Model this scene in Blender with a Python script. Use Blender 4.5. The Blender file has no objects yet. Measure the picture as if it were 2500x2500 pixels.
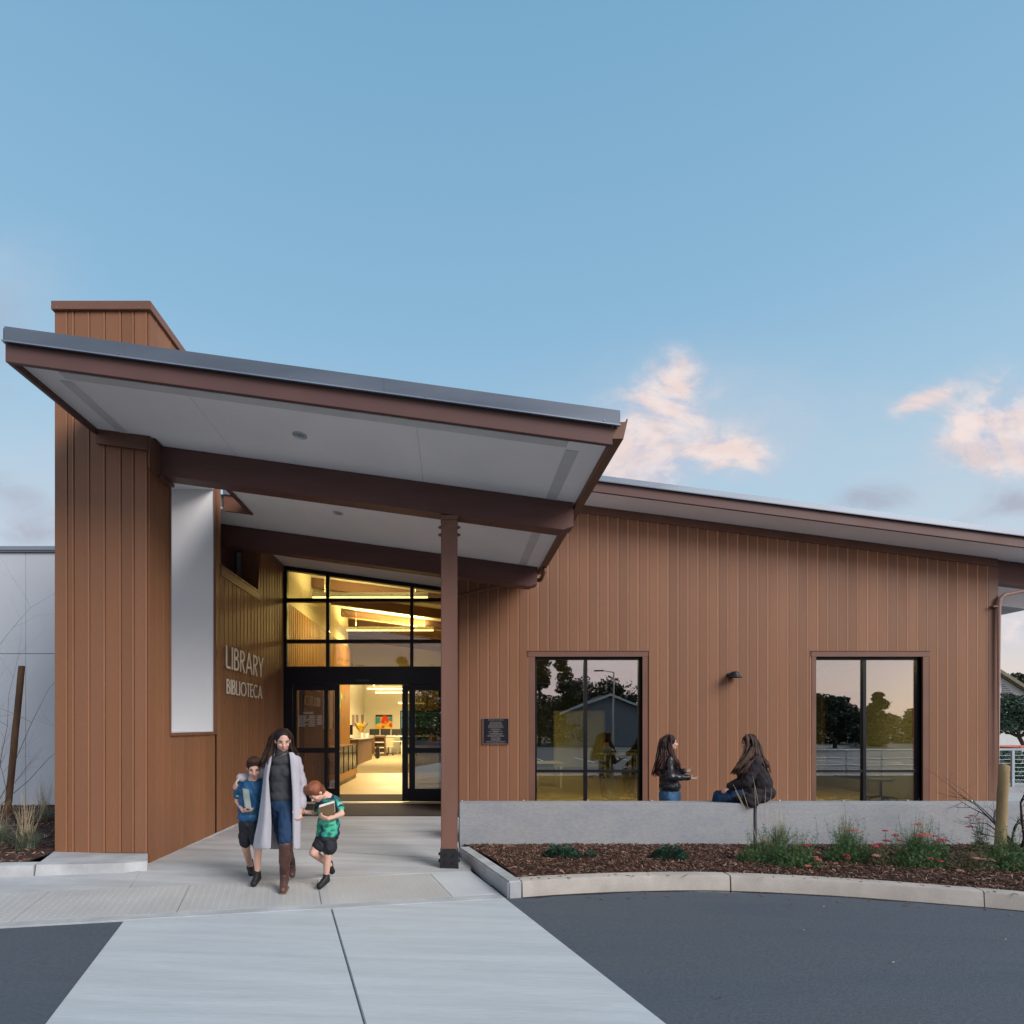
import bpy, bmesh, math, random
import numpy as np
from mathutils import Vector, Matrix, noise as mnoise
R = random.Random(7)
SC = bpy.context.scene
COL = SC.collection

# ---------------------------------------------------------------- camera
EYE = 1.58; F = 1400.0; CX = 1105.0; HY = 1772.0       # eye height, focal length and principal point of the 2500 px photograph
cd = bpy.data.cameras.new('camera'); cam = bpy.data.objects.new('camera', cd); COL.objects.link(cam)
cam.location = (0, 0, EYE); cam.rotation_euler = (math.radians(90), 0, 0)
cd.sensor_width = 36.0; cd.lens = F/2500*36.0
cd.shift_x = (1250-CX)/2500; cd.shift_y = (HY-1250)/2500
cd.clip_start = 0.05; cd.clip_end = 2000
SC.camera = cam

# ---------------------------------------------------------------- light
SUN_EL = math.radians(7); SUN_AZ = math.radians(130)     # behind the camera, to the right; azimuth from +Y clockwise
world = bpy.data.worlds.new('World'); SC.world = world; world.use_nodes = True
def build_world():
    nt = world.node_tree; N = nt.nodes; L = nt.links
    for n in list(N): N.remove(n)
    def nd(t, **k):
        n = N.new(t)
        for a, b in k.items(): setattr(n, a, b)
        return n
    def math_(op, a, b=None, c=None, clamp=False):
        n = nd('ShaderNodeMath', operation=op); n.use_clamp = clamp
        for i, v in enumerate((a, b, c)):
            if v is None: continue
            if isinstance(v, (int, float)): n.inputs[i].default_value = v
            else: L.new(v, n.inputs[i])
        return n.outputs[0]
    def mix(fac, a, b, mode='MIX'):
        n = nd('ShaderNodeMix', data_type='RGBA', blend_type=mode)
        for s, v in ((n.inputs[0], fac), (n.inputs[6], a), (n.inputs[7], b)):
            if isinstance(v, (int, float)): s.default_value = v
            elif isinstance(v, tuple): s.default_value = (*v, 1)
            else: L.new(v, s)
        return n.outputs[2]
    tc = nd('ShaderNodeTexCoord'); sep = nd('ShaderNodeSeparateXYZ'); L.new(tc.outputs['Generated'], sep.inputs[0])
    x, y, z = sep.outputs
    sky = nd('ShaderNodeTexSky'); sky.sky_type = 'NISHITA'; sky.sun_disc = False
    sky.sun_elevation = SUN_EL; sky.sun_rotation = SUN_AZ; sky.air_density = 1.0; sky.dust_density = 1.6; sky.ozone_density = 2.2
    # after-glow: the sky of the photograph, deep blue overhead falling to a pale band at the horizon
    zc = math_('MAXIMUM', z, 0.0)
    ramp = nd('ShaderNodeValToRGB'); L.new(zc, ramp.inputs[0])
    cr = ramp.color_ramp
    stops = [(0.0, (0.93, 0.72, 0.62)), (0.08, (0.86, 0.76, 0.74)), (0.18, (0.66, 0.79, 0.88)), (0.33, (0.49, 0.70, 0.86)), (0.55, (0.31, 0.555, 0.785)), (0.80, (0.21, 0.45, 0.68)), (1.0, (0.155, 0.38, 0.62))]
    while len(cr.elements) < len(stops): cr.elements.new(.5)
    for e, (p, c) in zip(cr.elements, stops): e.position = p; e.color = (*c, 1)
    skys = nd('ShaderNodeVectorMath', operation='SCALE'); L.new(sky.outputs[0], skys.inputs[0]); skys.inputs['Scale'].default_value = 0.12
    glow = nd('ShaderNodeVectorMath', operation='SCALE'); L.new(ramp.outputs[0], glow.inputs[0]); glow.inputs['Scale'].default_value = SKY_RAMP
    base = mix(0.84, skys.outputs[0], glow.outputs[0])
    # clouds: laid out by direction in front (u, v are slopes of the direction), drifting wisps elsewhere
    yc = math_('MAXIMUM', y, 0.02)
    u = math_('DIVIDE', x, yc); v = math_('DIVIDE', z, yc)
    front = math_('GREATER_THAN', y, 0.05)
    cmb = nd('ShaderNodeCombineXYZ'); L.new(u, cmb.inputs[0]); L.new(math_('MULTIPLY', v, 1.5), cmb.inputs[1])
    n1 = nd('ShaderNodeTexNoise'); n1.inputs['Scale'].default_value = 6.5; n1.inputs['Detail'].default_value = 10; n1.inputs['Roughness'].default_value = .62; n1.inputs['Distortion'].default_value = .9
    L.new(cmb.outputs[0], n1.inputs['Vector'])
    n2 = nd('ShaderNodeTexNoise'); n2.inputs['Scale'].default_value = 16; n2.inputs['Detail'].default_value = 8; n2.inputs['Roughness'].default_value = .6
    L.new(cmb.outputs[0], n2.inputs['Vector'])
    def blob(px, py, rx, ry, rot=0.0, amp=1.0):
        cu, cv = (px-CX)/F, (HY-py)/F; rx /= F; ry /= F
        du = math_('SUBTRACT', u, cu); dv = math_('SUBTRACT', v, cv)
        c, s = math.cos(rot), math.sin(rot)
        a = math_('DIVIDE', math_('ADD', math_('MULTIPLY', du, c), math_('MULTIPLY', dv, s)), rx)
        b = math_('DIVIDE', math_('SUBTRACT', math_('MULTIPLY', dv, c), math_('MULTIPLY', du, s)), ry)
        d2 = math_('ADD', math_('MULTIPLY', a, a), math_('MULTIPLY', b, b))
        return math_('MULTIPLY', math_('EXPONENT', math_('MULTIPLY', d2, -1.0)), amp)
    def addall(l):
        t = l[0]
        for q in l[1:]: t = math_('ADD', t, q)
        return t
    def dens(field, lo, hi, k=1.25):
        q = math_('ADD', math_('MULTIPLY', math_('SUBTRACT', n1.outputs[0], .5), k), math_('MULTIPLY', math_('SUBTRACT', n2.outputs[0], .5), .5))
        t = math_('MULTIPLY', field, math_('ADD', q, 1.0))
        t = math_('ADD', t, math_('MULTIPLY', q, .12))
        m = nd('ShaderNodeMapRange', interpolation_type='SMOOTHSTEP'); L.new(t, m.inputs[0]); m.inputs[1].default_value = lo; m.inputs[2].default_value = hi
        return math_('MULTIPLY', m.outputs[0], front)
    bright = addall([blob(1600, 1010, 150, 95, .25, .95), blob(1790, 1105, 115, 62, -.1, .95), blob(1640, 900, 75, 85, -.5, .55), blob(1560, 1140, 120, 80, 0, .8),
                     blob(2255, 975, 120, 30, .45, .8), blob(2450, 1010, 150, 95, .5, 1.1), blob(2470, 1100, 170, 75, 0, .9), blob(1580, 1170, 110, 70, 0, .5),
                     blob(2480, 1530, 70, 50, 0, .9), blob(2500, 1350, 60, 30, 0, .7)])
    grey = addall([blob(2130, 1215, 120, 42, .1, .85), blob(2490, 1225, 110, 40, -.2, .85), blob(2380, 1270, 150, 36, .3, .55), blob(2400, 1110, 160, 42, .1, .5), blob(1540, 1150, 120, 55, 0, .35),
                   blob(30, 1210, 130, 55, -.3, .75), blob(-40, 760, 150, 95, .2, .55), blob(90, 1310, 180, 40, 0, .6), blob(-260, 1000, 300, 160, .2, .8)])
    db = dens(bright, .12, 1.25, 3.0); dg = dens(grey, .12, 1.25, 2.6)
    haze = dens(addall([blob(1700, 1040, 380, 210, 0, .75), blob(2420, 1150, 380, 230, 0, .6), blob(0, 1250, 360, 260, 0, .8), blob(0, 700, 260, 200, 0, .5), blob(2450, 1450, 300, 200, 0, .7)]), .1, 1.2, .7)
    c1 = mix(math_('MULTIPLY', haze, .8), base, (0.66*CLOUD, 0.72*CLOUD, 0.82*CLOUD))
    lit = mix(math_('MULTIPLY', db, n2.outputs[0]), (0.66*CLOUD, 0.60*CLOUD, 0.69*CLOUD), (1.02*CLOUD, 0.80*CLOUD, 0.74*CLOUD))
    cl = nd('ShaderNodeMapRange', interpolation_type='SMOOTHSTEP'); L.new(n1.outputs[0], cl.inputs[0]); cl.inputs[1].default_value = .40; cl.inputs[2].default_value = .60
    lit2 = mix(math_('MULTIPLY', cl.outputs[0], math_('POWER', db, .7)), (0.66*CLOUD, 0.66*CLOUD, 0.80*CLOUD), (1.06*CLOUD, 0.83*CLOUD, 0.76*CLOUD))
    hl = nd('ShaderNodeMapRange', interpolation_type='SMOOTHSTEP'); L.new(n2.outputs[0], hl.inputs[0]); hl.inputs[1].default_value = .42; hl.inputs[2].default_value = .62
    lit3 = mix(math_('MULTIPLY', hl.outputs[0], .6), lit2, (1.14*CLOUD, 0.98*CLOUD, 0.92*CLOUD))
    c2 = mix(math_('MULTIPLY', db, .85), c1, lit3)
    c3 = mix(math_('MULTIPLY', dg, .62), c2, (0.43*CLOUD, 0.42*CLOUD, 0.53*CLOUD))
    # behind the camera: thin warm cloud sheet that the windows mirror
    nb = nd('ShaderNodeTexNoise'); nb.inputs['Scale'].default_value = 2.2; nb.inputs['Detail'].default_value = 7
    mp = nd('ShaderNodeMapping'); mp.inputs['Scale'].default_value = (1, 1, 3.4); L.new(tc.outputs['Generated'], mp.inputs[0]); L.new(mp.outputs[0], nb.inputs['Vector'])
    mb_ = nd('ShaderNodeMapRange', interpolation_type='SMOOTHSTEP'); L.new(nb.outputs[0], mb_.inputs[0]); mb_.inputs[1].default_value = .42; mb_.inputs[2].default_value = .72
    back = nd('ShaderNodeMapRange', interpolation_type='SMOOTHSTEP'); L.new(y, back.inputs[0]); back.inputs[1].default_value = .15; back.inputs[2].default_value = -.45
    low = nd('ShaderNodeMapRange', interpolation_type='SMOOTHSTEP'); L.new(z, low.inputs[0]); low.inputs[1].default_value = .75; low.inputs[2].default_value = .0
    warm = math_('MULTIPLY', math_('MULTIPLY', back.outputs[0], low.outputs[0]), math_('ADD', math_('MULTIPLY', mb_.outputs[0], .5), .45))
    c4 = mix(warm, c3, (1.50*CLOUD, 1.25*CLOUD, 1.32*CLOUD))
    bg = nd('ShaderNodeBackground'); L.new(c4, bg.inputs[0]); bg.inputs[1].default_value = 1.0
    out = nd('ShaderNodeOutputWorld'); L.new(bg.outputs[0], out.inputs[0])
SKY_RAMP = 1.0; CLOUD = 0.86
build_world()
sd = bpy.data.lights.new('sun', 'SUN'); sun = bpy.data.objects.new('sun', sd); COL.objects.link(sun)
sd.energy = 3.55; sd.angle = math.radians(34); sd.color = (1.0, 0.93, 0.89)
_e = math.radians(32)
sdir = Vector((math.sin(SUN_AZ)*math.cos(_e), math.cos(SUN_AZ)*math.cos(_e), math.sin(_e)))
sun.rotation_euler = sdir.to_track_quat('Z', 'Y').to_euler(); sun.location = (0, -20, 30)
SC.view_settings.view_transform = 'Standard'; SC.view_settings.look = 'None'; SC.view_settings.exposure = 0.0; SC.view_settings.gamma = 1.0
SC.view_settings.use_curve_mapping = False
SC.render.engine = 'CYCLES'
SC.cycles.max_bounces = 8; SC.cycles.diffuse_bounces = 4; SC.cycles.glossy_bounces = 4; SC.cycles.transparent_max_bounces = 16
SC.cycles.use_denoising = True; SC.cycles.sample_clamp_indirect = 6.0; SC.cycles.caustics_reflective = False; SC.cycles.caustics_refractive = False

# ---------------------------------------------------------------- measuring helpers
def PX(px, Y): return (px-CX)*Y/F
def PZ(py, Y): return EYE-(py-HY)*Y/F
def P(px, py, Y): return Vector((PX(px, Y), Y, PZ(py, Y)))
def G(X): return -.03*(max(-9., min(9., X))+3.5)        # the paving falls 3 % to the right
def U(px, py, dz=0.0):                                   # point of the sloping paving
    a, b = (px-CX)/F, (py-HY)/F
    Y = (1.685-dz)/(b-.03*a)
    return Vector((a*Y, Y, -.03*(a*Y+3.5)+dz))
def S(X): return 4.42-.137*X                             # canopy soffit
def RF(X): return 5.919-.13*X                            # main roof soffit
def CEI(X): return 4.83-.13*X                            # ceiling indoors

# ---------------------------------------------------------------- mesh helpers
class MB:
    def __init__(s): s.v = []; s.f = []; s.m = []; s.cur = 0
    def add(s, vs, fs):
        b = len(s.v); s.v += [Vector(q) for q in vs]; s.f += [tuple(b+i for i in f) for f in fs]; s.m += [s.cur]*len(fs); return s
    def box(s, x0, x1, y0, y1, z0, z1):
        return s.hexa([(x0,y0,z0),(x1,y0,z0),(x1,y1,z0),(x0,y1,z0)], [(x0,y0,z1),(x1,y0,z1),(x1,y1,z1),(x0,y1,z1)])
    def hexa(s, bot, top):
        n = len(bot)
        return s.add(list(bot)+list(top), [tuple(range(n))[::-1], tuple(range(n, 2*n))]+[(i, (i+1) % n, n+(i+1) % n, n+i) for i in range(n)])
    def slope(s, x0, x1, y0, y1, fn, a, b):              # a slab whose underside is fn(x)+a and whose top is fn(x)+b
        return s.hexa([(x0,y0,fn(x0)+a),(x1,y0,fn(x1)+a),(x1,y1,fn(x1)+a),(x0,y1,fn(x0)+a)], [(x0,y0,fn(x0)+b),(x1,y0,fn(x1)+b),(x1,y1,fn(x1)+b),(x0,y1,fn(x0)+b)])
    def prism(s, poly, off):
        off = Vector(off); p = [Vector(q) for q in poly]
        return s.hexa(p, [q+off for q in p])
    def quad(s, a, b, c, d): return s.add([a, b, c, d], [(0, 1, 2, 3)])
    def tube(s, path, rad, n=8, cap=True):
        path = [Vector(p) for p in path]; k = len(path)
        if isinstance(rad, (int, float)): rad = [rad]*k
        vs = []; ref = None
        for i, p in enumerate(path):
            t = (path[min(i+1, k-1)]-path[max(i-1, 0)]).normalized()
            if ref is None: ref = Vector((0, 0, 1)) if abs(t.z) < .9 else Vector((1, 0, 0))
            a = t.cross(ref).normalized(); b = t.cross(a); ref = -b if False else ref
            for j in range(n):
                th = 2*math.pi*j/n; vs.append(p+(a*math.cos(th)+b*math.sin(th))*rad[i])
        fs = [(i*n+j, i*n+(j+1) % n, (i+1)*n+(j+1) % n, (i+1)*n+j) for i in range(k-1) for j in range(n)]
        if cap: fs += [tuple(range(n)), tuple(range((k-1)*n, k*n))[::-1]]
        return s.add(vs, fs)
    def cyl(s, c, r, h, n=16, axis='z', r2=None):
        c = Vector(c); d = {'x': Vector((h,0,0)), 'y': Vector((0,h,0)), 'z': Vector((0,0,h))}[axis]
        return s.tube([c, c+d], [r, r if r2 is None else r2], n)
    def ball(s, c, rad, nu=10, nv=7, M=None):
        c = Vector(c); rad = rad if isinstance(rad, (tuple, list)) else (rad,)*3
        vs = [Vector((0,0,1))]
        for i in range(1, nv):
            ph = math.pi*i/nv
            for j in range(nu):
                th = 2*math.pi*j/nu; vs.append(Vector((math.sin(ph)*math.cos(th), math.sin(ph)*math.sin(th), math.cos(ph))))
        vs.append(Vector((0,0,-1)))
        out = []
        for q in vs:
            q = Vector((q.x*rad[0], q.y*rad[1], q.z*rad[2]))
            if M is not None: q = M @ q
            out.append(q+c)
        fs = [(0, 1+j, 1+(j+1) % nu) for j in range(nu)]
        for i in range(nv-2):
            for j in range(nu):
                a = 1+i*nu; fs.append((a+j, a+nu+j, a+nu+(j+1) % nu, a+(j+1) % nu))
        l = len(vs)-1; a = 1+(nv-2)*nu
        fs += [(l, a+(j+1) % nu, a+j) for j in range(nu)]
        return s.add(out, fs)
WL = {}                                                  # world location of every object built, for parenting without a depsgraph
def finish(o, parent, c):
    if parent is not None:
        o.parent = parent; o.location = c-WL[parent.name]
    else: o.location = c
    COL.objects.link(o); WL[o.name] = Vector(c); return o
def build(name, mb, mats, parent=None, smooth=False, bevel=0.0, seg=2, origin=None, normals=True):
    me = bpy.data.meshes.new(name)
    if origin is None:
        xs = [q.x for q in mb.v]; ys = [q.y for q in mb.v]; zs = [q.z for q in mb.v]
        c = Vector(((min(xs)+max(xs))/2, (min(ys)+max(ys))/2, min(zs)))
    else: c = Vector(origin)
    me.from_pydata([tuple(q-c) for q in mb.v], [], mb.f)
    mats = mats if isinstance(mats, (list, tuple)) else [mats]
    for m in mats: me.materials.append(m)
    if len(mats) > 1: me.polygons.foreach_set('material_index', mb.m)
    if normals:
        b = bmesh.new(); b.from_mesh(me); bmesh.ops.recalc_face_normals(b, faces=b.faces)
        if bevel > 0: bmesh.ops.bevel(b, geom=[e for e in b.edges if e.is_manifold and e.calc_face_angle(0) > .5], offset=bevel, segments=seg, affect='EDGES', clamp_overlap=True)
        b.to_mesh(me); b.free()
    if smooth:
        me.polygons.foreach_set('use_smooth', [True]*len(me.polygons))
        if smooth == 'auto': me.set_sharp_from_angle(angle=math.radians(35))
    o = bpy.data.objects.new(name, me); return finish(o, parent, c)
def tag(o, label=None, cat=None, group=None, kind=None):
    if label: o['label'] = label
    if cat: o['category'] = cat
    if group: o['group'] = group
    if kind: o['kind'] = kind
    return o
def thing(name, loc, label, cat, group=None):
    o = bpy.data.objects.new(name, None); o.empty_display_size = .2
    finish(o, None, Vector(loc)); return tag(o, label, cat, group)
def dup(root, loc, rz=0.0, scale=1.0, label=None, group=None):
    r = root.copy(); r.location = loc; r.rotation_euler = (0, 0, rz); r.scale = (scale,)*3; COL.objects.link(r); WL[r.name] = Vector(loc)
    if label: r['label'] = label
    if group: r['group'] = group
    for ch in list(root.children):
        c = ch.copy(); COL.objects.link(c); c.parent = r
        for g in list(ch.children):
            d = g.copy(); COL.objects.link(d); d.parent = c
    return r

# ---------------------------------------------------------------- materials
MATS = {}
def mat(name, col, rough=.6, var=.12, scale=3.0, stretch=(1, 1, 1), bump=.15, bscale=60.0, bstretch=None, spec=.4, rnd=0.0, metal=0.0, col2=None, emit=None, estr=0.0, coat=0.0, fine=0.0, sss=0.0, alpha=None, bdist=.004):
    if name in MATS: return MATS[name]
    m = bpy.data.materials.new(name); m.use_nodes = True; MATS[name] = m
    nt = m.node_tree; N = nt.nodes; L = nt.links; p = N['Principled BSDF']
    geo = N.new('ShaderNodeNewGeometry')
    def noise(sc, st, det=4, rgh=.55):
        mp = N.new('ShaderNodeMapping'); mp.inputs['Scale'].default_value = st; L.new(geo.outputs['Position'], mp.inputs[0])
        n = N.new('ShaderNodeTexNoise'); n.inputs['Scale'].default_value = sc; n.inputs['Detail'].default_value = det; n.inputs['Roughness'].default_value = rgh
        L.new(mp.outputs[0], n.inputs['Vector']); return n.outputs[0]
    def mr(src, a, b, lo=.3, hi=.7):
        r = N.new('ShaderNodeMapRange'); L.new(src, r.inputs[0]); r.inputs[1].default_value = lo; r.inputs[2].default_value = hi; r.inputs[3].default_value = a; r.inputs[4].default_value = b; return r.outputs[0]
    n1 = noise(scale, stretch)
    if col2 is not None:
        mx = N.new('ShaderNodeMix'); mx.data_type = 'RGBA'; mx.inputs[6].default_value = (*col, 1); mx.inputs[7].default_value = (*col2, 1); L.new(mr(n1, 0, 1, .38, .62), mx.inputs[0]); cur = mx.outputs[2]
    else:
        rgb = N.new('ShaderNodeRGB'); rgb.outputs[0].default_value = (*col, 1); cur = rgb.outputs[0]
    def mul(cur, fac):
        s = N.new('ShaderNodeVectorMath'); s.operation = 'SCALE'; L.new(cur, s.inputs[0]); L.new(fac, s.inputs['Scale']); return s.outputs[0]
    if var: cur = mul(cur, mr(n1, 1-var, 1+var, .35, .65))
    if fine: cur = mul(cur, mr(noise(bscale*1.3, bstretch or stretch, 3, .7), 1-fine, 1+fine))
    if rnd:
        oi = N.new('ShaderNodeObjectInfo'); cur = mul(cur, mr(oi.outputs['Random'], 1-rnd, 1+rnd, 0, 1))
    L.new(cur, p.inputs['Base Color'])
    p.inputs['Roughness'].default_value = rough; p.inputs['Specular IOR Level'].default_value = spec; p.inputs['Metallic'].default_value = metal
    L.new(mr(n1, max(0, rough-.08), min(1, rough+.08)), p.inputs['Roughness'])
    if coat: p.inputs['Coat Weight'].default_value = coat
    if sss: p.inputs['Subsurface Weight'].default_value = sss; p.inputs['Subsurface Radius'].default_value = (.01, .004, .002)
    if bump:
        b = N.new('ShaderNodeBump'); b.inputs['Strength'].default_value = bump; b.inputs['Distance'].default_value = bdist; L.new(noise(bscale, bstretch or stretch, 5, .65), b.inputs['Height']); L.new(b.outputs[0], p.inputs['Normal'])
    if emit: p.inputs['Emission Color'].default_value = (*emit, 1); p.inputs['Emission Strength'].default_value = estr
    return m
def glass(name, tint, refl=.12, rough=.0, gain=1.0, warp=0.0):
    m = bpy.data.materials.new(name); m.use_nodes = True; MATS[name] = m
    nt = m.node_tree; N = nt.nodes; L = nt.links
    for n in list(N): N.remove(n)
    t = N.new('ShaderNodeBsdfTransparent'); t.inputs[0].default_value = (*tint, 1)
    g = N.new('ShaderNodeBsdfGlossy'); g.inputs[0].default_value = (.95, .95, 1, 1); g.inputs['Roughness'].default_value = rough
    if warp:
        ge = N.new('ShaderNodeNewGeometry'); no_ = N.new('ShaderNodeTexNoise'); no_.inputs['Scale'].default_value = 1.3; no_.inputs['Detail'].default_value = 1; L.new(ge.outputs['Position'], no_.inputs['Vector'])
        bu = N.new('ShaderNodeBump'); bu.inputs['Strength'].default_value = 1; bu.inputs['Distance'].default_value = warp; L.new(no_.outputs[0], bu.inputs['Height']); L.new(bu.outputs[0], g.inputs['Normal'])
    fr = N.new('ShaderNodeFresnel'); fr.inputs[0].default_value = 1.5
    a = N.new('ShaderNodeMath'); a.operation = 'MULTIPLY_ADD'; a.use_clamp = True; L.new(fr.outputs[0], a.inputs[0]); a.inputs[1].default_value = gain; a.inputs[2].default_value = refl
    mx = N.new('ShaderNodeMixShader'); L.new(a.outputs[0], mx.inputs[0]); L.new(t.outputs[0], mx.inputs[1]); L.new(g.outputs[0], mx.inputs[2])
    o = N.new('ShaderNodeOutputMaterial'); L.new(mx.outputs[0], o.inputs[0]); return m
def emis(name, col, st):
    m = bpy.data.materials.new(name); m.use_nodes = True; N = m.node_tree.nodes; L = m.node_tree.links
    for n in list(N): N.remove(n)
    e = N.new('ShaderNodeEmission'); e.inputs[0].default_value = (*col, 1); e.inputs[1].default_value = st
    o = N.new('ShaderNodeOutputMaterial'); L.new(e.outputs[0], o.inputs[0]); return m

GR = (14, 14, .7)     # grain running up the boards
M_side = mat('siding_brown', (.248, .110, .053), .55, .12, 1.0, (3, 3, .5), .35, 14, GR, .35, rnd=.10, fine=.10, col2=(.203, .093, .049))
M_bead_glint_t = mat('siding_bead_glint_tower', (.30, .138, .070), .5, .08, 1.0, (3, 3, .5), .1, 14, GR, .35, rnd=.05)  # fainter gloss line for the tower boards, also put into the bead colour
M_bead = mat('siding_bead_glint', (.50, .265, .155), .5, .08, 1.0, (3, 3, .5), .1, 14, GR, .35, rnd=.05)  # gloss line along the board edge, put into the bead as lighter colour
M_trim = mat('trim_brown', (.170, .080, .052), .5, .08, 1.5, (1, 1, 1), .2, 18, (3, 14, 14), .35, rnd=.04, fine=.05)
M_fasc = mat('fascia_brown', (.115, .060, .052), .5, .08, 1.5, (1, 1, 1), .2, 18, (3, 14, 14), .3, fine=.05)
M_beam = mat('beam_brown', (.125, .058, .050), .5, .10, 1.5, (.6, 4, 4), .3, 12, (.8, 14, 14), .35, fine=.08)
M_post = mat('post_brown', (.18, .090, .064), .5, .08, 1.0, (3, 3, .6), .3, 14, GR, .3, fine=.06)
M_black = mat('black_aluminium', (.004, .004, .008), .45, .1, 2, (1, 1, 1), 0, spec=.3)
M_soff = mat('soffit_white', (.90, .89, .89), .8, .04, .8, (1, 1, 1), .06, 40, spec=.2, fine=.02)
M_vent = mat('soffit_vent', (.66, .66, .66), .7, .05, 4, bump=.3, bscale=200)
M_zinc = mat('flashing_grey', (.13, .15, .185), .42, .12, 1.2, (.5, .5, 3), .1, 5, (.6, 1, 1), .5, metal=.35)
M_zinct = mat('flashing_light', (.22, .26, .31), .4, .1, 1.2, (.5, .5, 3), .05, 5, (.6, 1, 1), .5, metal=.4)
M_memb = mat('roof_membrane', (.32, .33, .34), .8, .1, 2)
M_white = mat('white_stucco', (.74, .735, .73), .85, .03, .6, (1, 1, 1), .25, 90, spec=.2, fine=.03)
M_panel = mat('panel_white', (.54, .57, .61), .8, .05, .5, (1, 1, .6), .2, 110, spec=.2, fine=.02)
M_conc = mat('concrete_wall', (.39, .395, .40), .8, .20, 1.7, (1, 1, 1.6), .45, 12, (1, 1, 2.2), .25, fine=.10, col2=(.255, .265, .28))
M_walk = mat('concrete_walk', (.43, .435, .44), .8, .14, 1.6, (.5, 2.4, 1), .45, 20, (.4, 4, 1), .25, fine=.08)
M_walk2 = mat('concrete_apron', (.46, .485, .495), .8, .06, 2.2, (.3, 4.2, 1), .7, 16, (.35, 4, 1), .25, fine=.055)
M_curbg = mat('concrete_curb', (.40, .41, .415), .8, .16, 2.5, bump=.4, bscale=50, spec=.25, fine=.06)
M_curbb = mat('concrete_curb_buff', (.40, .36, .32), .85, .12, 3.0, bump=.6, bscale=90, spec=.25, fine=.12)
M_tact = mat('tactile_buff', (.43, .42, .405), .75, .06, 1.5, bump=.1, bscale=80, fine=.03)
M_tactl = mat('tactile_light', (.50, .51, .515), .75, .05, 1.5, bump=.1, bscale=80)
M_asph = mat('asphalt', (.092, .107, .126), .82, .22, .8, (.35, 2.6, 1), .9, 34, (1, 1.4, 1), .35, fine=.20, col2=(.060, .073, .089), bdist=.006)
M_joint = mat('joint_dark', (.05, .05, .055), .9, .1)
M_soil = mat('mulch_soil', (.045, .025, .018), .95, .4, 18, bump=.9, bscale=60, fine=.4, bdist=.02)
M_stake = mat('stake_wood', (.30, .215, .11), .8, .2, 3, (3, 3, .6), .5, 30, (4, 4, .5), .2, fine=.15)
M_stake2 = mat('stake_wood_dark', (.13, .075, .045), .8, .3, 3, (3, 3, .6), .5, 30, (4, 4, .5), .2, fine=.15)
M_mat_ = mat('entry_mat', (.035, .028, .026), .95, .12, 3, bump=.5, bscale=180, fine=.2)
M_tile = mat('floor_tile', (.50, .38, .22), .45, .05, 1.0, bump=.03)
M_carp = mat('carpet', (.27, .21, .12), .95, .08, 5, bump=.5, bscale=150, fine=.2)
M_wallin = mat('interior_wall', (.66, .61, .46), .8, .03, 1)
M_slatw = mat('interior_wood', (.30, .15, .035), .5, .12, 1, (3, 3, .5), .2, 14, GR, rnd=.08, fine=.08)
M_wooddk = mat('casework_wood', (.13, .068, .035), .45, .15, 1.5, (4, 4, .6), .1, 20, (6, 6, .8), fine=.1)
M_woodlt = mat('casework_wood_light', (.38, .21, .07), .5, .12, 1.5, (1, 1, 4), .1, 20, (6, 6, .8), fine=.1)
M_stone = mat('counter_stone', (.25, .23, .20), .35, .2, 20)
M_wht = mat('white_paint', (.72, .72, .70), .5, .03)
M_dark = mat('dark_plastic', (.012, .012, .014), .4, .1, spec=.5)
M_steel = mat('steel_satin', (.45, .46, .48), .35, .05, metal=.9)
M_sill = mat('sill_aluminium', (.55, .50, .40), .4, .05, metal=.3)
G_store = glass('storefront_glass', (.80, .78, .60), .03, gain=.9, warp=.0008)
G_door = glass('door_glass', (.62, .60, .48), .16, gain=1.2)
G_win = glass('window_glass', (.66, .66, .50), .27, gain=1.0, warp=.0010)
G_case = glass('case_glass', (.9, .9, .85), .05)
G_back = glass('far_glass', (.45, .72, .70), .08)
# ================================================================ GROUND
def struct(name, mb, m, **k): return tag(build(name, mb, m, **k), kind='structure')
def poly_slab(pts, th=.10, dz=0.0):
    mb = MB(); p = [Vector(q)+Vector((0, 0, dz)) for q in pts]; mb.hexa([q-Vector((0, 0, th)) for q in p], p); return mb
# wide ground to the horizon, then the parking lot following the fall of the paving
mb = MB(); mb.box(-700, 700, -700, 700, -3.0, -.62)
struct('ground', mb, mat('rough_grass', (.07, .075, .035), .95, .35, .4, bump=.5, bscale=6, fine=.3))
mb = MB(); xs = [-60, -30, -9, -6, -3, 0, 3, 6, 9, 30, 60]; ys = [-46, -20, -5, 0, 3, 6.15]
for i in range(len(xs)-1):
    for j in range(len(ys)-1):
        if xs[i] >= 9 or xs[i] < 9:
            mb.quad(*[(x, y, G(x)-.014) for x, y in ((xs[i], ys[j]), (xs[i+1], ys[j]), (xs[i+1], ys[j+1]), (xs[i], ys[j+1]))])
struct('asphalt_lot', mb, M_asph, normals=False)

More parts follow.
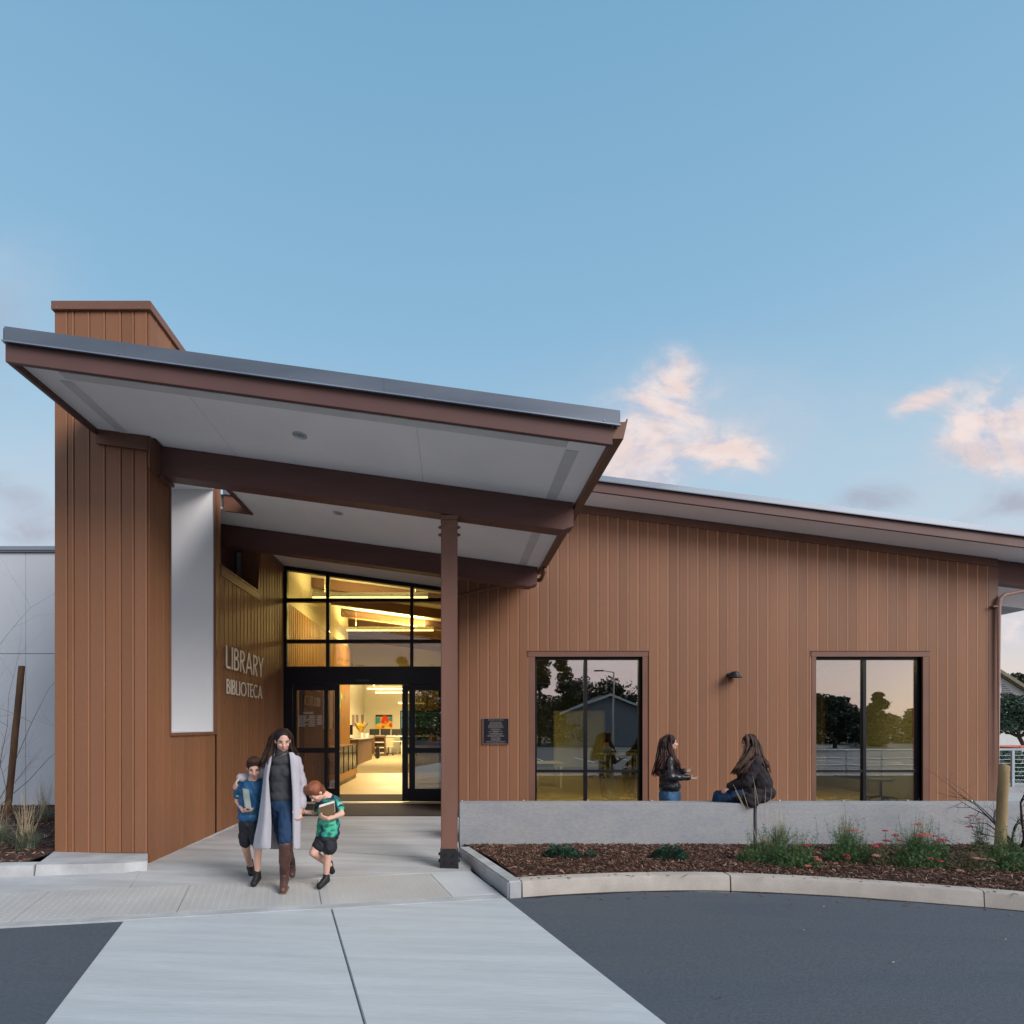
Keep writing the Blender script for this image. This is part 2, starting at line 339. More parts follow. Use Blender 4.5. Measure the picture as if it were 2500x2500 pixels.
AD = Vector((676-CX, F, 0)).normalized()               # direction of the crossing, 17 degrees off the building's axis
def along(p, t): q = p+AD*t; q.z = G(q.x)+(p.z-G(p.x)); return q
aL, aC, aR = U(303, 2244, -.005), U(807, 2212, -.005), U(1234, 2192, -.005)
for i, (a, b) in enumerate(((aL, aC), (aC, aR))):
    e = (b-a).normalized()*.005
    q = [along(a, -9.5)+e, along(b, -9.5)-e, b-e, a+e]
    # subdivided along its length so that it follows the paving plane, with a softened edge
    struct('concrete_crossing', poly_slab(q, .09), M_walk2, bevel=.006)
mb = MB(); w = .07
for a, b in ((aL, aR),): mb.hexa([Vector((q.x, q.y, q.z-.095)) for q in (along(a, -9.5), along(b, -9.5), b, a)], [Vector((q.x, q.y, q.z-.02)) for q in (along(a, -9.5), along(b, -9.5), b, a)])
struct('joint_filler', mb, M_joint)
# flush band, tactile strip
bl0, bl1 = U(-520, 2292), U(1235, 2193)
t0, t1 = U(-520, 2281), U(1221, 2182.5)
u0, u1 = U(-520, 2205), U(1150, 2127)
struct('concrete_band', poly_slab([bl0, bl1, t1, t0], .10), M_curbg, bevel=.005)
def lerp(a, b, t): return a+(b-a)*t
tj = [(-420, 2199, -520, 2281), (121, 2176, 27, 2250), (464, 2160, 431, 2228), (774, 2146, 785, 2210), (1050, 2132, 1104, 2190), (1150, 2127, 1221, 2182.5)]
for i in range(5):
    A, B = tj[i], tj[i+1]
    ta, tb, bb, ba = U(A[0], A[1], .001), U(B[0], B[1], .001), U(B[2], B[3]-1, .001), U(A[2], A[3]-1, .001)
    e = (tb-ta).normalized()*.003
    m = M_tactl if i == 4 else M_tact
    pn = tag(build('tactile_panel', poly_slab([ba+e, bb-e, tb-e, ta+e], .06), m), kind='structure')
    mb = MB(); n1 = max(3, round((bb-ba).length/.062)); n2 = max(3, round((ta-ba).length/.062))
    for a in range(n1):
        for b in range(n2):
            s_, t_ = (a+.5)/n1, (b+.5)/n2
            c = lerp(lerp(ba, bb, s_), lerp(ta, tb, s_), t_)
            vs = [c+Vector((math.cos(k*math.pi/3)*.0125, math.sin(k*math.pi/3)*.0125, -.001)) for k in range(6)]+[c+Vector((math.cos(k*math.pi/3)*.0075, math.sin(k*math.pi/3)*.0085, .0022)) for k in range(6)]
            mb.add(vs, [tuple(range(6, 12))]+[(k, (k+1) % 6, 6+(k+1) % 6, 6+k) for k in range(6)])
    tag(build('dome', mb, m, pn, normals=False), kind='stuff')
# front walk (left sidewalk + strip before the long joint), then the walk up to the doors
def W(X, Y):
    t = max(0., min(1., (Y-6.9)/2.6)); t = t*t*(3-2*t); return (1-t)*G(X)+t*(-.03)
jl, jr = U(342, 2129), U(1077, 2095)
jr2 = U(1150, 2091.5); cwL = U(362, 2119)
q = [U(-520, 2204), U(315, 2168), U(345, 2126.5), U(-520, 2163)]
struct('sidewalk', poly_slab(q, .1), M_walk, bevel=.005)
q = [U(316.5, 2168), U(1150, 2126), jr2, jl+Vector((0, 0, 0))]
e = Vector((0, -.004, 0)); q[2] = q[2]+e; q[3] = q[3]+e
struct('front_walk', poly_slab(q, .1), M_walk, bevel=.005)
mb = MB(); nx, ny = 10, 16; X0, X1 = -3.50, .085
grid = []
for j in range(ny+1):
    for i in range(nx+1):
        x = X0+(X1-X0)*i/nx; t = (x-jl.x)/(jr2.x-jl.x); y0 = jl.y+(jr2.y-jl.y)*t+.004; y = y0+(10.2-y0)*j/ny
        if j == 0 and i == 0: y = y0
        grid.append((x, y, W(x, y)))
mb.add(grid, [(j*(nx+1)+i, j*(nx+1)+i+1, (j+1)*(nx+1)+i+1, (j+1)*(nx+1)+i) for j in range(ny) for i in range(nx)])
fr = [Vector(grid[i]) for i in range(nx+1)]
mb.add([tuple(p) for p in fr]+[(p.x, p.y, p.z-.1) for p in fr], [(i+1, i, nx+1+i, nx+2+i) for i in range(nx)])
struct('entry_walk', mb, M_walk)
mb = MB(); mb.hexa([(-3.45, 6.2, -.25), (.1, 6.2, -.25), (.1, 6.9, -.25), (-3.45, 6.9, -.25)], [(-3.45, 6.2, -.035), (.1, 6.2, -.145), (.1, 6.9, -.145), (-3.45, 6.9, -.035)])
struct('joint_filler', mb, M_joint)
# two saw-cut grooves across the entry walk are real gaps filled dark
def strip_on_walk(p, q, w, name='saw_cut'):
    mb = MB(); n = 8; d = (Vector(q)-Vector(p)); d.z = 0; nrm = Vector((-d.y, d.x, 0)).normalized()*w/2
    vs = []
    for i in range(n+1):
        c = Vector(p)+d*i/n
        for s in (-1, 1): r = c+nrm*s; vs.append((r.x, r.y, W(r.x, r.y)+.004))
    mb.add(vs, [(2*i, 2*i+1, 2*i+3, 2*i+2) for i in range(n)]); struct(name, mb, M_joint, normals=False)
strip_on_walk((-3.42, 7.75, 0), (.07, 7.2, 0), .007)
strip_on_walk((-3.42, 9.1, 0), (.07, 8.75, 0), .006)
# mat in front of the doors, terrace behind the low wall
mb = MB(); mb.box(-3.50, .40, 10.205, 11.79, -.10, -.022); struct('entry_mat', mb, M_mat_)
mb = MB(); mb.box(.09, 26, 8.2, 10.5, -.25, -.05); struct('terrace', mb, M_walk)
mb = MB(); mb.box(10.2, 30, 10.5, 60, -.25, -.05); struct('side_path', mb, M_walk)

# left curb and planting bed
def curb(name, bottom, w, hts, m, joint=None, label=None, parent=None):
    """bottom: world points of the front foot, left to right; extruded up and back"""
    n = len(bottom); vs = []
    for i, p in enumerate(bottom):
        t = (bottom[min(i+1, n-1)]-bottom[max(i-1, 0)]); t.z = 0; t.normalize(); nr = Vector((-t.y, t.x, 0)); h = hts[i] if isinstance(hts, (list, tuple)) else hts
        up = Vector((0, 0, h))
        vs += [p-Vector((0, 0, .06)), p+up-Vector((0, 0, .022))+nr*.012, p+up-Vector((0, 0, .006))+nr*.018, p+up+nr*.034, p+up+nr*w, p+nr*w-Vector((0, 0, .06))]
    mb = MB(); fs = [(6*i+k, 6*i+6+k, 6*i+6+(k+1) % 6, 6*i+(k+1) % 6) for i in range(n-1) for k in range(6)]
    fs += [tuple(range(6))[::-1], tuple(range(6*(n-1), 6*n))]
    mb.add(vs, fs); return build(name, mb, m, smooth='auto')
lc = [U(-520, 2162.5), U(0, 2142.5), U(80.5, 2139.5)]
tag(curb('kerb', lc, .17, [.12, .118, .112], M_curbg), kind='structure')
lc2 = [U(83.5, 2139.3), U(200, 2135), U(300, 2131), U(357, 2126)]
def towbase():
    mb = MB(); fr = lc2; top = [Vector((p.x+(.0), p.y+.03, z)) for p, z in zip(fr, (.137, .115, .10, .095))]
    back = [(p.x, 6.62, .112) for p in fr]; back[0] = (-4.60, 6.62, .13); back[-1] = (-3.52, 6.62, .112)
    vs = [tuple(p-Vector((0, 0, .06))) for p in fr]+[tuple(t) for t in top]+back
    n = 4; mb.add(vs, [(i, i+1, n+i+1, n+i) for i in range(3)]+[(n+i, n+i+1, 2*n+i+1, 2*n+i) for i in range(3)]+[(3, 11, 7), (0, 4, 8)])
    return struct('kerb', mb, M_curbg)
towbase()
def bed_surface(front, back, nz, name):
    """mulch bed: rows between a front and a back line, gently mounded and rough"""
    mb = MB(); n = len(front); k = 14; vs = []
    for i in range(n):
        for j in range(k+1):
            p = front[i].lerp(back[i], j/k); t = j/k
            z = p.z+.035*math.sin(math.pi*t)+(mnoise.noise(p*5)*.018+mnoise.noise(p*17)*.01)*min(1, 6*t*(1-t)+.3)
            vs.append((p.x, p.y, z))
    mb.add(vs, [(i*(k+1)+j, (i+1)*(k+1)+j, (i+1)*(k+1)+j+1, i*(k+1)+j+1) for i in range(n-1) for j in range(k)])
    return struct(name, mb, M_soil, smooth=True), vs
lf = [Vector((x, 6.02+(-4.6-x)*-.03, .11)) for x in [-11+i*.4 for i in range(17)]]; lf[-1].x = -4.58
lb = [Vector((p.x, 10.48, .13)) for p in lf]
BEDL, bedLv = bed_surface(lf, lb, 0, 'mulch_bed')
# right: grey return curb beside the ramp, buff curved curb
ret = [U(1241, 2190.5), along(U(1241, 2190.5), 1.0), along(U(1241, 2190.5), 2.05)]
rp = [U(1241, 2190.5)+Vector((0, 0, -.0))]
A0 = U(1241, 2190.5); A1 = U(1119, 2086)
mb = MB(); wv = Vector((.956, .293, 0))*.155
lo = [A0-Vector((0, 0, .06)), A0+wv-Vector((0, 0, .06)), A1+wv-Vector((0, 0, .06)), A1-Vector((0, 0, .06))]
up = [Vector((A0.x+.0, A0.y, G(A0.x)+.155)), Vector(((A0+wv).x, (A0+wv).y, G(A0.x)+.155)), Vector(((A1+wv).x, (A1+wv).y, G(A1.x)+.10)), Vector((A1.x, A1.y, G(A1.x)+.10))]
mb.hexa(lo, up); struct('kerb', mb, M_curbg, bevel=.018, seg=3)
z8 = lambda x, y: U(1050+x/1.332, 1950+y/1.332)
cb = [(302.5, 318), (400, 310.5), (500, 305), (600, 300.5), (700, 297.5), (800, 295.5), (900, 295.3), (976, 297)]
cc = [(981, 297.2), (1100, 301.5), (1200, 306.5), (1300, 312), (1400, 318.5), (1500, 326), (1600, 334), (1700, 342), (1802, 350)]
cdn = [(1806, 350.4), (1932, 362), (2100, 380), (2400, 416), (2800, 470)]
curbs = [[z8(*p) for p in l] for l in (cb, cc, cdn)]
for dx_, dy_ in ((1.6, -.75), (4.5, -2.2), (9.0, -4.4)): e_ = curbs[2][4]+Vector((dx_, dy_, 0)); e_.z = G(e_.x); curbs[2].append(e_)
for l in curbs: tag(curb('kerb', l, .16, .152, M_curbb), kind='structure')
# grit and washed-down soil that has gathered at the foot of the kerb
rr = random.Random(12); mb = MB(); ln = [p for l in curbs for p in l]; vs = []; ds = []
for a, b in zip(ln[:-1], ln[1:]):
    for t in range(14): ds.append(a.lerp(b, t/14))
for p in ds:
    w_ = .012+.045*max(0, mnoise.noise(p*2.3)+.25)+.02*max(0, mnoise.noise(p*11)); vs += [(p.x, p.y+.01, G(p.x)-.008), (p.x, p.y-w_, G(p.x)-.0095)]
mb.add(vs, [(2*i, 2*i+1, 2*i+3, 2*i+2) for i in range(len(ds)-1)]); struct('gutter_grit', mb, mat('grit', (.030, .026, .024), .95, .4, 14, bump=.6, fine=.4), normals=False)
allc = curbs[0]+curbs[1][1:]+curbs[2][1:]
YW = 8.13
fr = []; bk = []
for i, p in enumerate(allc):
    fr.append(Vector((p.x, p.y+.14, G(p.x)+.125)))
def dens_line(l, n):
    out = []; tot = sum((l[i+1]-l[i]).length for i in range(len(l)-1)); 
    for k in range(n+1):
        d = tot*k/n; 
        for i in range(len(l)-1):
            s = (l[i+1]-l[i]).length
            if d <= s or i == len(l)-2: out.append(l[i].lerp(l[i+1], min(1, d/s))); break
            d -= s
    return out
fr = dens_line(fr, 110)
x0b = .16
bk = [Vector((x0b+(p.x-fr[0].x)*(fr[-1].x+1-x0b)/(fr[-1].x-fr[0].x), YW+.0, -.105)) for p in fr]
BEDR, bedRv = bed_surface(fr, bk, 0, 'mulch_bed')
# mulch: bark chips scattered over both beds
def chips(name, fr, bk, n, lab, seed, bias=1.0):
    r = random.Random(seed); mb = MB(); m = len(fr)-1
    for _ in range(n):
        i = r.random()*m; a = int(i); t = r.random()**bias*.985+.005
        p = fr[a].lerp(fr[min(a+1, m)], i-a).lerp(bk[a].lerp(bk[min(a+1, m)], i-a), t)
        z = p.z+.035*math.sin(math.pi*t)+(mnoise.noise(p*5)*.018+mnoise.noise(p*17)*.01)*min(1, 6*t*(1-t)+.3)+r.uniform(.0, .018)
        L_ = r.uniform(.018, .062); w = r.uniform(.005, .014); h = r.uniform(.002, .005)
        M = Matrix.Rotation(r.uniform(0, 6.28), 3, 'Z') @ Matrix.Rotation(r.gauss(0, .35), 3, 'Y') @ Matrix.Rotation(r.gauss(0, .4), 3, 'X')
        c = Vector((p.x, p.y, z)); mb.cur = r.choice((0, 0, 0, 1, 1, 2, 3))
        b = [c+M @ Vector(q) for q in ((-L_/2, -w/2, 0), (L_/2, -w/3, 0), (L_/2, w/3, 0), (-L_/2, w/2, 0))]
        tp = [q+M @ Vector((0, 0, h)) for q in b]
        mb.add(b+tp, [(4, 5, 6, 7), (0, 1, 5, 4), (1, 2, 6, 5), (2, 3, 7, 6), (3, 0, 4, 7)])
    return tag(build(name, mb, [mat('bark_dark', (.05, .024, .016), .9, .3, 20), mat('bark_red', (.12, .052, .032), .9, .3, 20), mat('bark_mid', (.19, .095, .062), .9, .3, 20), mat('bark_pale', (.34, .22, .16), .9, .25, 20)], normals=False), lab, 'mulch', kind='stuff')
chips('bark_mulch', fr[:62], bk[:62], 32000, 'reddish brown bark chips covering the planting bed below the concrete wall', 3)
chips('bark_mulch', lf[3:], lb[3:], 13000, 'dark bark chips covering the planting bed left of the tower', 4)

rr = random.Random(44); mb = MB()
for _ in range(90):
    p = fr[rr.randrange(58)]; off = rr.choice((rr.uniform(-.15, .0), rr.uniform(-.15, .0), rr.uniform(-.40, -.20))); y_ = p.y+off; z_ = G(p.x)+(.153 if off > -.16 else -.008); l_ = rr.uniform(.008, .025); a_ = rr.uniform(0, 3.1); d_ = Vector((math.cos(a_), math.sin(a_), 0))*l_; s_ = Vector((-d_.y, d_.x, 0))*.25; c_ = Vector((p.x+rr.uniform(-.1, .1), y_, z_))
    mb.hexa([c_-d_-s_, c_+d_-s_, c_+d_+s_, c_-d_+s_], [q_+Vector((0, 0, .004)) for q_ in (c_-d_-s_, c_+d_-s_*.6, c_+d_+s_*.6, c_-d_+s_)])
tag(build('stray_chips', mb, MATS['bark_mid'], normals=False), 'few bark chips spilled onto the kerb and the asphalt edge', 'mulch', kind='stuff')
# ================================================================ LOW CONCRETE WALL
cw = thing('concrete_wall', (1, YW, -.1), 'long low grey concrete seat wall behind the flower bed', 'wall')
ZT = .478
for x0, x1 in ((.092, PX(1841, YW)-.006), (PX(1845, YW)+.006, 24.0)):
    mb = MB(); mb.box(x0, x1, YW, YW+.30, -.3, ZT); build('wall_section', mb, M_conc, cw, bevel=.012, seg=2)
mb = MB(); mb.box(PX(1841, YW)-.006, PX(1845, YW)+.006, YW+.03, YW+.28, -.3, ZT-.02); build('joint_filler', mb, mat('joint_grey', (.11, .11, .12), .9, .1), cw)
for k in range(-1, 9):
    x = PX(1282+156*k-4, YW+.27); 
    if x < .12: x = .135
    mb = MB(); mb.cyl((x, YW+.26, ZT-.002), .018, .016, 10, 'z', .013); mb.ball((x, YW+.26, ZT+.014), (.013, .013, .008), 8, 5); build('stud', mb, M_steel, cw, smooth=True)

# ================================================================ LIBRARY BUILDING
lib = thing('library_building', (3, 11, 0), 'brown board clad library with white soffit canopy, tall tower and black framed windows', 'building')
YF = 10.5; YT = 6.6; XS = -3.51; YD = 11.86
def board_geo(w, cutl=False):
    return [(0, 0), (0, .003), (.011, .003), (.012, .019), (w-.018, .019), (w-.016, .024), (w-.001, .024), (w, 0)]
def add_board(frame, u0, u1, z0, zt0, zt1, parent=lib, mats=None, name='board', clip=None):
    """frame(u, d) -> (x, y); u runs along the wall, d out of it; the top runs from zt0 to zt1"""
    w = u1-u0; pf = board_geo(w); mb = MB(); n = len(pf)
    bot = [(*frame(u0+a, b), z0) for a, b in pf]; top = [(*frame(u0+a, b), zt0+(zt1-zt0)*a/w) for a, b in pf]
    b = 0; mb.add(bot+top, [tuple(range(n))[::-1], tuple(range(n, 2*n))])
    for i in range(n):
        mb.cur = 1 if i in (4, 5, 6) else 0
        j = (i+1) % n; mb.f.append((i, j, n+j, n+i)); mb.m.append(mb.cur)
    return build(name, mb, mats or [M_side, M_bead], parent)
def clad(frame, ua, ub, pitch, z0, ztop, opens, **k):
    """ztop(u) top edge; opens: (a, b, zlo, zhi) rectangles left free"""
    n = 0; u = ua
    while u < ub-.02:
        v = min(u+pitch, ub); segs = [(u, v, z0, None)]
        for (a, b, lo, hi) in opens:
            new = []
            for (p, q, l, h) in segs:
                if q <= a+.004 or p >= b-.004 or (h is not None and h <= lo) or l >= hi: new.append((p, q, l, h)); continue
                if lo > l+.02: new.append((p, q, l, lo))
                if hi < 50: new.append((p, q, hi, h))
                if p < a-.03: new.append((p, a, lo, hi if hi < 50 else h))
                if q > b+.03: new.append((b, q, lo, hi if hi < 50 else h))
            segs = new
        for (p, q, l, h) in segs:
            h0, h1 = (ztop(p), ztop(q)) if h is None or h > 50 else (h, h)
            if min(h0, h1) > l+.02: add_board(frame, p, q, l, h0, h1, **k); n += 1
        u += pitch
    return n
# --- tower
f_front = lambda y: (lambda u, d: (u, y-d))
f_side = lambda u, d: (XS+d, u)
ZTOW = 6.35
# shell: front, left, back walls and the white niche
mb = MB(); mb.box(-4.57, XS-.02, YT+.02, YT+.10, .0, ZTOW); build('tower_wall', mb, M_side, lib)
mb = MB(); mb.box(-4.57, -4.50, YT+.10, 7.08, .0, ZTOW); mb.box(-4.57, -4.50, 7.08, 8.60, .0, 1.48); mb.box(-4.57, -4.50, 7.08, 8.60, 5.07, ZTOW); build('tower_wall', mb, M_side, lib)
mb = MB(); mb.box(-4.57, XS-.02, 8.52, 8.60, 0, ZTOW); build('tower_wall', mb, M_side, lib)
for za_ in (5.085, 6.2): mb = MB(); mb.box(-4.50, XS-.02, YT+.10, 8.52, za_, za_+.06); build('tower_deck', mb, M_side, lib)
mb = MB(); mb.box(-4.57, XS-.005, 8.43, 8.515, 1.50, 5.05); build('niche_back', mb, M_white, lib, label=None) if False else build('niche_back', mb, M_white, lib)
mb = MB(); mb.box(-4.57, XS-.005, 7.10, 8.43, 5.05, 5.08); build('niche_ceiling', mb, M_white, lib)
mb = MB(); mb.box(-4.57, XS-.005, 7.10, 8.43, 1.44, 1.50); build('niche_sill', mb, M_white, lib)
mb = MB(); mb.box(-4.57, XS-.005, 7.02, 7.10, 1.44, 5.08); build('niche_side', mb, M_white, lib)
mb = MB(); mb.box(XS-.004, XS+.045, 7.07, 8.47, 1.455, 1.495); build('niche_trim', mb, M_trim, lib)
mb = MB(); mb.box(XS-.004, XS+.034, 8.43, 8.475, 1.496, 5.6); build('niche_trim', mb, M_trim, lib)
mb = MB(); mb.box(XS-.004, XS+.03, 7.06, 7.10, 1.496, 5.6); build('niche_trim', mb, M_trim, lib)
tw = (CX-131)*YT/F; x_ = -tw
z1 = lambda x: PX(x/2.415, YT)
edges = [z1(317), z1(395), z1(434), z1(526), z1(618), z1(712), z1(788), z1(866)]
for a, b in zip(edges[:-1], edges[1:]): add_board(f_front(YT+.02), a, b, .118, ZTOW, ZTOW, mats=[M_side, M_bead_glint_t])
clad(f_side, YT+.0, 8.62, .165, .0, lambda u: ZTOW, [(7.08, 8.46, 1.47, 5.62), (8.475, 8.62, .0, 99)], name='board', mats=[M_side, M_side])
add_board(f_side, 8.475, 8.62, .0, ZTOW, ZTOW, mats=[M_side, M_side])
mb = MB(); mb.box(z1(312), XS+.05, YT-.035, 8.66, ZTOW, ZTOW+.10); build('tower_coping', mb, M_trim, lib, bevel=.004)
for x in (z1(345), z1(830)): mb = MB(); mb.cyl((x, YT-.036, ZTOW+.02), .006, -.004, 8, 'y'); build('screw', mb, M_steel, lib)
mb = MB(); mb.hexa([(-4.56, YT-.0, .06), (XS-.05, YT-.0, .06), (XS-.05, YT+.1, .06), (-4.56, YT+.1, .06)], [(-4.56, YT-.0, .116), (XS-.05, YT-.0, .116), (XS-.05, YT+.1, .116), (-4.56, YT+.1, .116)]); build('foundation', mb, M_joint, lib)
# --- side wall up to the doors, with the open notch under the canopy
mb = MB(); mb.box(XS-.30, XS-.004, 8.62, YD+.2, -.2, 3.97); build('side_wall', mb, M_side, lib)
mb = MB(); mb.slope(XS-.30, XS-.004, 10.37, YD+.2, S, -.93, -.003); build('side_wall', mb, M_side, lib)
mb = MB(); mb.slope(-4.30, -3.95, 8.62, 12.2, S, -1.2, -.003); build('recess_wall', mb, M_beam, lib)
sideb = clad(f_side, 8.62, YD-.04, .165, .0, lambda u: 3.93 if u < 10.35 else S(XS)-.13, [], mats=[M_side, M_side])
mb = MB(); mb.box(XS-.32, XS+.045, 8.60, 10.37, 3.97, 4.00); build('ledge_trim', mb, M_trim, lib)
mb = MB(); mb.box(XS-.003, XS+.034, 8.62, 10.37, 3.84, 3.97); build('ledge_trim', mb, M_trim, lib)
mb = MB(); mb.box(XS-.32, XS+.035, 10.37, YD-.04, S(XS)-.13, S(XS)-.01); build('frieze_trim', mb, M_trim, lib)
mb = MB(); mb.box(XS-.06, XS+.03, YT+.03, YD-.03, -.15, .0); build('foundation', mb, M_curbg, lib)
for y in [6.62+.182*i for i in range(0)]: pass

# --- canopy roof
YC0 = 5.30
mb = MB(); mb.slope(-4.06, 1.45, YC0+.001, 6.598, S, .0, .04); mb.slope(-3.42, 1.45, 6.60, 7.0, S, .0, .04)
mb.slope(-3.06, 1.45, 7.002, 8.80, S, .0, .04); mb.slope(-4.28, 1.45, 8.802, YD+.05, S, .0, .04); build('soffit', mb, M_soff, lib)
mb = MB(); mb.slope(-4.06, 1.45, YC0+.01, 6.598, S, .043, .23); mb.slope(-3.42, 1.45, 6.602, 7.0, S, .043, .23)
mb.slope(-3.06, 1.45, 7.002, 8.80, S, .043, .23); mb.slope(-4.28, 1.45, 8.802, YD+.05, S, .043, .23); build('roof', mb, M_memb, lib)
mb = MB(); mb.slope(-4.10, 1.466, YC0-.045, YC0-.001, S, -.064, .112); build('fascia', mb, M_fasc, lib, bevel=.003)
mb = MB(); mb.slope(-4.10, -4.062, YC0, 6.56, S, -.064, .112); build('fascia', mb, M_fasc, lib)
mb = MB(); mb.slope(-4.085, 1.528, YC0-.075, YC0-.047, S, .108, .243); build('flashing', mb, M_zinc, lib)
mb = MB(); mb.slope(-4.10, 1.528, YC0-.092, YC0-.076, S, .098, .110); build('drip_edge', mb, M_zinct, lib)
mb = MB(); mb.slope(-4.12, -4.102, YC0-.045, 6.56, S, .108, .243); build('flashing', mb, M_zinc, lib)
for px in (300, 715, 1040, 1470): 
    x = PX(px, YC0); mb = MB(); mb.cyl((x, YC0-.076, S(x)+.13), .007, -.006, 8, 'y'); build('screw', mb, M_zinct, lib)
for px in (302, 940): 
    x = PX(px, YC0); mb = MB(); mb.slope(x, x+.05, YC0-.078, YC0-.0755, S, .113, .242); build('flashing_seam', mb, M_zinc, lib)
mb = MB(); mb.slope(-3.098, -3.062, 7.002, 8.76, S, -.045, .22); build('fascia', mb, M_beam, lib)
mb = MB(); mb.slope(-3.50, -3.06, 8.76, 8.798, S, -.03, .215); build('fascia', mb, M_trim, lib)
mb = MB(); mb.slope(-3.50, -3.06, 8.735, 8.758, S, .215, .36); build('flashing', mb, M_zinct, lib)
# vent strips in the soffit
mb = MB(); mb.slope(1.10, 1.225, YC0+.28, 9.53, S, -.006, -.002); build('soffit_vent', mb, M_vent, lib)
mb = MB(); mb.slope(-3.82, -3.70, YC0+.28, 6.56, S, -.006, -.002); build('soffit_vent', mb, M_vent, lib)
mb = MB(); mb.slope(-3.73, 1.095, YC0+.12, YC0+.235, S, -.006, -.002); build('soffit_vent', mb, M_vent, lib)
for sx_ in (-2.55, -.35): mb = MB(); mb.slope(sx_, sx_+.007, YC0+.24, 6.778, S, -.0012, .0); build('soffit_seam', mb, M_vent, lib)
# eave gutter, right side: trough with an end cap
mb = MB(); g0, g1 = YC0-.03, 9.98
prof = [(1.452, -.06), (1.462, -.06), (1.466, .03), (1.469, .17), (1.452, .17)]
mb.prism([(x, g0+.03, S(1.45)+z) for x, z in prof], (0, g1-g0, 0)); build('eave_board', mb, M_trim, lib)
prof = [(1.47, .04), (1.570, .04), (1.606, .20), (1.612, .225), (1.600, .225), (1.565, .055), (1.47, .055)]
mb = MB(); mb.prism([(x, g0, S(1.45)+z-.045) for x, z in prof], (0, g1-g0, 0)); mb.prism([(1.47, g0-.004, S(1.45)-.004), (1.569, g0-.004, S(1.45)-.004), (1.605, g0-.004, S(1.45)+.15), (1.47, g0-.004, S(1.45)+.15)], (0, .006, 0)); build('gutter', mb, M_trim, lib)
# beams
def beam(y0, y1, x0, x1, d, notch=True):
    mb = MB(); f = S
    bot = [(x0, f(x0)-d), (x1-.13, f(x1-.13)-d), (x1, f(x1)-d+.06), (x1, f(x1)-.002), (x0, f(x0)-.002)]
    mb.prism([(x, y0, z) for x, z in bot], (0, y1-y0, 0)); return build('beam', mb, M_beam, lib, bevel=.004)
YB1, YB2 = 6.78, 9.55
mb = MB(); 
beam(YB1, YB1+.22, -3.485, 1.43, .345)
beam(YB2, YB2+.22, -3.94, 1.41, .345)
mb = MB(); x0, x1 = PX(236, YT-.03), XS+.035
mb.hexa([(x0, YT-.045, S(x0)-.165), (x1, YT-.045, S(x1)-.165), (x1, YT-.007, S(x1)-.165), (x0, YT-.007, S(x0)-.165)], [(x0, YT-.045, S(x0)-.002), (x1, YT-.045, S(x1)-.002), (x1, YT-.007, S(x1)-.002), (x0, YT-.007, S(x0)-.002)]); build('ledger_trim', mb, M_trim, lib)
mb = MB(); mb.box(XS+.026, XS+.05, YT-.045, YB1, S(XS)-.37, S(XS)-.006); build('ledger_trim', mb, M_trim, lib)
mb = MB(); mb.box(XS+.03, XS+.10, YB1-.03, YB1+.25, S(XS)-.40, S(XS)-.36); build('beam_seat', mb, M_beam, lib)
# post with its steel shoe
xp0, xp1 = PX(1076.5, YB1), PX(1117, YB1)
post = build('post', MB().box(xp0, xp1, YB1, YB1+.2, -.13, S(0)-.345-.01), M_post, lib, bevel=.006)
mb = MB(); mb.box(xp0-.004, xp1+.004, YB1-.012, YB1+.212, S(0)-.40, S(0)-.352); build('bearing_plate', mb, M_post, lib)
for z in (S(0)-.46, S(0)-.55):
    for s in (-1, 1):
        x = xp0 if s < 0 else xp1
        mb = MB(); mb.cyl((x, YB1+.10, z), .020, s*.022, 6, 'x'); mb.cyl((x+s*.022, YB1+.10, z), .010, s*.014, 10, 'x'); build('bolt', mb, M_post, lib)
zb = -.118
mb = MB(); w0, w1 = xp0-.012, xp1+.012; zt = zb+.245
poly = [(w0, zb), (w1, zb), (w1, zt-.04), (w1-.035, zt), (w0+.035, zt), (w0, zt-.04)]
mb.prism([(x, YB1-.014, z) for x, z in poly], (0, .013, 0)); mb.prism([(x, YB1+.201, z) for x, z in poly], (0, .013, 0))
mb.box(w0-.004, w1+.004, YB1-.01, YB1+.21, zb-.02, zb+.012)
shoe = build('post_shoe', mb, M_dark, post, bevel=.002)
for x in (xp0+.05, xp1-.05):
    for z in (zb+.085, zb+.165):
        mb = MB(); mb.cyl((x, YB1-.014, z), .017, -.012, 6, 'y'); mb.cyl((x, YB1-.026, z), .009, -.010, 8, 'y'); build('shoe_bolt', mb, M_dark, post)
for z in (zb+.085, zb+.165):
    for s, x in ((-1, xp0-.004), (1, xp1+.004)):
        mb = MB(); mb.cyl((x, YB1+.09, z), .019, s*.028, 6, 'x'); build('shoe_bolt', mb, M_dark, post)
# pipe along the wall from the gutter
a = Vector((1.50, 9.60, S(1.45)-.06)); 
path = [(1.53, 9.55, S(1.45)+.02), (1.53, 9.57, S(1.45)-.08), (1.50, 9.75, S(1.45)-.16), (P(1245, 1424, 10.35)), (P(1115, 1456, 10.42))]
path = [Vector(p) for p in path]
mb = MB(); mb.tube(path[:4], .034, 10); mb.tube([path[3]+Vector((.25, 0, .02)), path[3], path[4], path[4]+Vector((-.03, .0, -.1)), path[4]+Vector((-.03, .0, -4.3))], .030, 10); build('downspout', mb, M_trim, lib, smooth=True)
